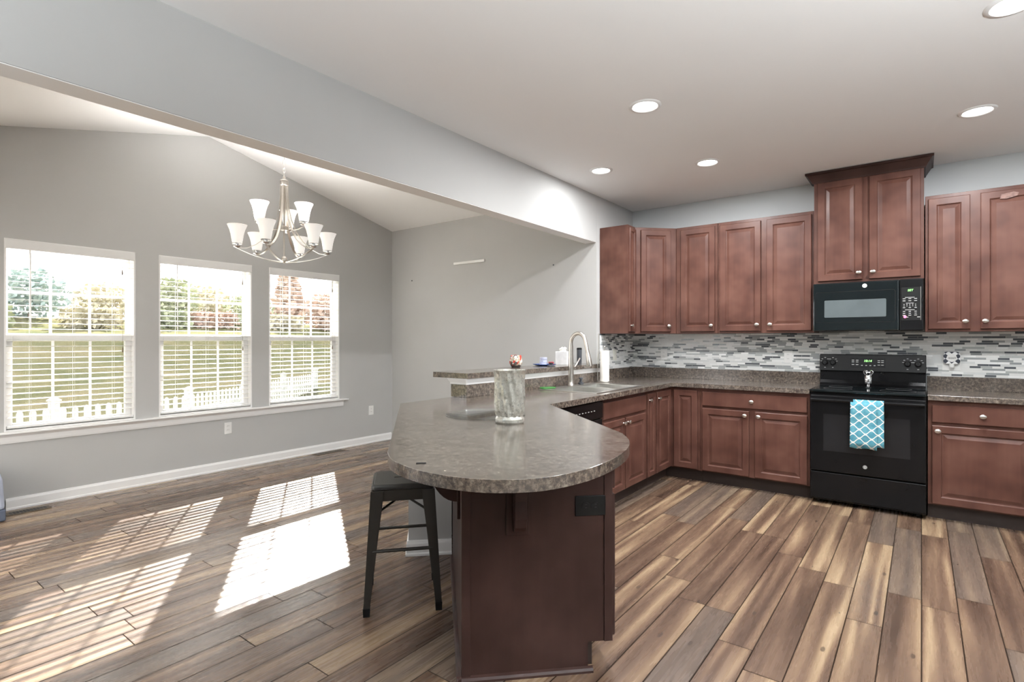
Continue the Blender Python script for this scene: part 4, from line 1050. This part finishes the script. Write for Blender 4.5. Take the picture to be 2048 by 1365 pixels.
for a in (-21.6, 38.4, 98.4, 158.4, 218.4, 278.4):
    light(a, .350, zl, [(.028, 2.61), (.030, 2.52), (.038, 2.42), (.058, 2.32), (.095, 2.225), (.150, 2.145), (.215, 2.090), (.28, 2.058), (.35, 2.052)])
for a in (50, 170, 290):
    light(a, .195, zu, [(.02, 2.24), (.08, 2.225), (.14, 2.232), (.195, 2.254)])
for a in (-21.6, 38.4, 98.4):
    d = rad(a); side = Vector((-d.y, d.x, 0))
    MB().tube([d*q+Vector((0, 0, zr(z_))) for q, z_ in [(.355*t, 1.966+.088*t*t) for t in [-1+i/8 for i in range(17)]]], 0, flat=(.009, .0022, side)).build('lower_band', 'brushed', r, smooth=True)

# ------------------------------------------------------------------ recessed ceiling lights
def can(x, y, label, P=28):
    r = thing('recessed_light', label, 'ceiling light', (x, y, ZC), 0, 'recessed lights in the kitchen ceiling')
    MB().lathe([(.070, -.002), (.078, -.008), (.090, -.007), (.097, -.001), (.097, 0), (.070, 0)], n=36, cap=False).build('trim_ring', 'white', r, smooth=True)
    MB().lathe([(.0715, -.0035), (.05, -.0055), (.01, -.0065)], n=32, cap=True).build('lens', 'lens', r, smooth=True)
    lamp('can_light', 'AREA', (x, y, ZC-.012), P, (.97, .98, 1), .14)
can(-1.344, 3.116, 'recessed ceiling light over the middle of the kitchen near the header')
can(-1.371, 4.409, 'recessed ceiling light in front of the wall cabinets')
can(-2.150, 4.075, 'recessed ceiling light above the sink', 7)
can(.278, 4.437, 'recessed ceiling light in front of the tall microwave cabinet')
can(.31, 3.115, 'nearest recessed ceiling light, cut off by the top corner of the picture')

# ------------------------------------------------------------------ added torchieres out of view, fill light for the kitchen ceiling
for lx, ly, P, rim, l in ((1.35, .8, 185, 1.80, 'added out-of-view torchiere beside the camera, fill light for the kitchen ceiling'),
                         (-1.80, -1.2, 45, 1.80, 'added out-of-view torchiere near the patio door wall, fill light for the ceiling')):
    r = thing('fill_torchiere', l, 'lamp', (lx, ly, 0))
    MB().lathe([(.14, 0), (.14, .015), (.03, .03), (.012, .04), (.012, 1.70), (.02, 1.705)], n=24).build('stand', 'gunmetal', r, smooth=True)
    MB().lathe([(.02, 1.70), (.13, 1.71), (.19, rim), (.187, rim), (.127, 1.716), (.02, 1.708)], n=32).build('lamp_shade', 'white', r, smooth=True)
    lamp('fill_torchiere_light', 'AREA', (lx, ly, 1.765), P*FILL_GAIN, (.90, .96, 1), .16, direction=(0, 0, 1))

# ------------------------------------------------------------------ outdoors
def gz(x, y):
    d = -x-5.8
    return -.55 if d < 5 else -.55 + (d-5)*.118 if d < 31 else 2.52+(d-31)*.03
b = MB(); xs = [XW-WT-.02] + [-11-2*i for i in range(14)] + [-70]; yy = [-30, -10, 0, 6, 12, 20, 40, 60]
g = [[b.b.verts.new((x, y, gz(x, y)+.12*math.sin(x*.5+y*.3)*(x < -12))) for y in yy] for x in xs]
for i in range(len(xs)-1):
    for j in range(len(yy)-1): b.b.faces.new((g[i][j], g[i+1][j], g[i+1][j+1], g[i][j+1]))
struct(b.build('ground', 'grass', smooth=True), 'lawn rising away beyond the windows', 'lawn')
fp = [(-9.55, .15), (-9.77, 2.17), (-10.17, 4.09), (-11.45, 5.70), (-12.7, 7.30), (-14.1, 9.1)]
fl = ['white picket fence section outside the window nearest the patio door', 'white picket fence section between the first and second windows', 'white picket fence section outside the middle window', 'white picket fence section outside the window nearest the corner', 'white picket fence section furthest along outside the corner window']
for i, (p, q) in enumerate(zip(fp, fp[1:])):
    L = math.hypot(q[0]-p[0], q[1]-p[1]); zb = -.55
    r = thing('picket_fence', fl[i], 'fence', (p[0], p[1], zb), math.atan2(q[1]-p[1], q[0]-p[0]), 'white picket fence sections on the lawn')
    for xx in ((0, L) if i == len(fp)-2 else (0,)):
        MB().box(xx-.05, xx+.05, -.05, .05, 0, 1.0).loft([[(xx-a, -a, z_), (xx+a, -a, z_), (xx+a, a, z_), (xx-a, a, z_)] for a, z_ in ((.065, 1.0), (.065, 1.02), (.01, 1.06))]).build('post', 'fence', r)
    for z_ in (.22, .62): MB().box(.05, L-.05, -.018, .018, z_-.04, z_+.04).build('rail', 'fence', r)
    n = int((L-.14)/.135)
    for k in range(n):
        xx = .10+(L-.2)*k/(n-1)
        b = MB().extrude([(xx-.036, .08), (xx+.036, .08), (xx+.036, .86), (xx+.026, .895), (xx, .91), (xx-.026, .895), (xx-.036, .86)], 'y', -.034, -.019)
        b.build('picket', 'fence', r)
def tree(label, x, y, h, rad_, mat, kind='round', name='deciduous_tree'):
    z0 = gz(x, y)-.1
    r = thing(name, label, 'tree', (x, y, z0), 0, 'trees along the top of the lawn')
    MB().tube([(0, 0, 0), (.05*h*.1, 0, h*.35), (0, 0, h*.8)], [h*.022, h*.016, h*.006], 7).build('trunk', 'bark', r)
    b = MB(); rnd = random.Random(int(x*13+y*7))
    for _ in range(int(900 if kind == 'round' else 800)):
        if kind == 'round':
            v = Vector((rnd.gauss(0, 1), rnd.gauss(0, 1), rnd.gauss(0, 1))).normalized()*(rnd.random()**.5)
            p = Vector((v.x*rad_, v.y*rad_, h*.5+v.z*h*.5))
        else:
            t = rnd.random(); q = rad_*(1-t)**.9*math.sqrt(rnd.random()); a = rnd.random()*2*PI
            p = Vector((q*math.cos(a), q*math.sin(a), h*(.08+.92*t)))
        s_ = h*.07*rnd.uniform(.5, 1.2); u = Vector((rnd.gauss(0, 1), rnd.gauss(0, 1), rnd.gauss(0, 1))).normalized(); v2 = u.orthogonal().normalized()
        vs_ = [b.b.verts.new(p+u*s_), b.b.verts.new(p+v2*s_*.6), b.b.verts.new(p-u*s_), b.b.verts.new(p-v2*s_*.6)]
        b.b.faces.new(vs_)
    b.build('crown', mat, r)
TR = [(-36, 7.0, 2.6, 1.9, 'leaf_b', 'round', 'blue-green bushy tree outside the window nearest the patio door'),
      (-37, 10.5, 2.2, 1.8, 'leaf_y', 'round', 'low ochre tree at the lawn top outside the first window'),
      (-34, 12.8, 2.8, 1.6, 'leaf_g', 'round', 'green tree at the lawn top at the near side of the middle window'),
      (-35, 15.0, 2.3, 1.7, 'leaf_y', 'round', 'ochre tree at the lawn top in the middle window'),
      (-34, 17.2, 2.2, 1.8, 'leaf_g', 'round', 'green rounded tree at the lawn top in the middle window'),
      (-33, 19.3, 4.3, 1.5, 'leaf_r', 'cone', 'tall rust-brown conical tree seen through the middle window'),
      (-32, 21.3, 2.6, 1.6, 'leaf_r', 'round', 'rust-leaved tree beside the tall conical tree'),
      (-32, 24.0, 3.4, 1.9, 'leaf_g', 'round', 'green tree between the middle and corner windows'),
      (-31, 26.5, 4.0, 1.9, 'leaf_y', 'round', 'tall ochre tree at the near side of the corner window'),
      (-29, 28.0, 4.2, 1.9, 'leaf_g', 'round', 'tall green tree in the middle of the corner window'),
      (-28, 30.5, 4.4, 2.0, 'leaf_y', 'round', 'tall ochre tree at the far side of the corner window')]
for i, (x, y, h, q, mt, kd, l) in enumerate(TR):
    k = 1.16 if i % 2 else 1.0
    tree(l, x*k, y*k, h*k, q*.9*k, mt, kd, 'conical_tree' if kd == 'cone' else 'deciduous_tree')
for i, y in enumerate((4.5, 8.6, 11.8, 14.2, 18.4, 22.8, 25.4)):
    x = -32.2; rnd = random.Random(i); z0 = gz(x, y)-.2
    b = MB()
    for _ in range(700):
        p = Vector((rnd.uniform(-.9, .9), rnd.uniform(-1.1, 1.1), (.1+1.0*rnd.random()**.8))); q = .14*rnd.uniform(.6, 1.3)
        u = Vector((rnd.gauss(0, 1), rnd.gauss(0, 1), rnd.gauss(0, 1))).normalized(); v2 = u.orthogonal().normalized()
        b.b.faces.new([b.b.verts.new(p+d*q) for d in (u, v2*.7, -u, -v2*.7)])
    o = b.build('shrub', ['leaf_g', 'leaf_y', 'leaf_g', 'leaf_r', 'leaf_y', 'leaf_g', 'leaf_y'][i]); o.location = (x, y, z0)
    tag(o, ['low green shrub at the lawn top at the near edge of the first window', 'low ochre shrub at the lawn top below the ochre tree of the first window', 'low green shrub at the lawn top by the first green tree', 'low rust shrub at the lawn top in the middle window', 'low ochre shrub at the foot of the conical tree', 'low green shrub between the rust tree and the corner window', 'low ochre shrub at the lawn top in the corner window'][i], 'shrub', 'shrubs along the lawn top')
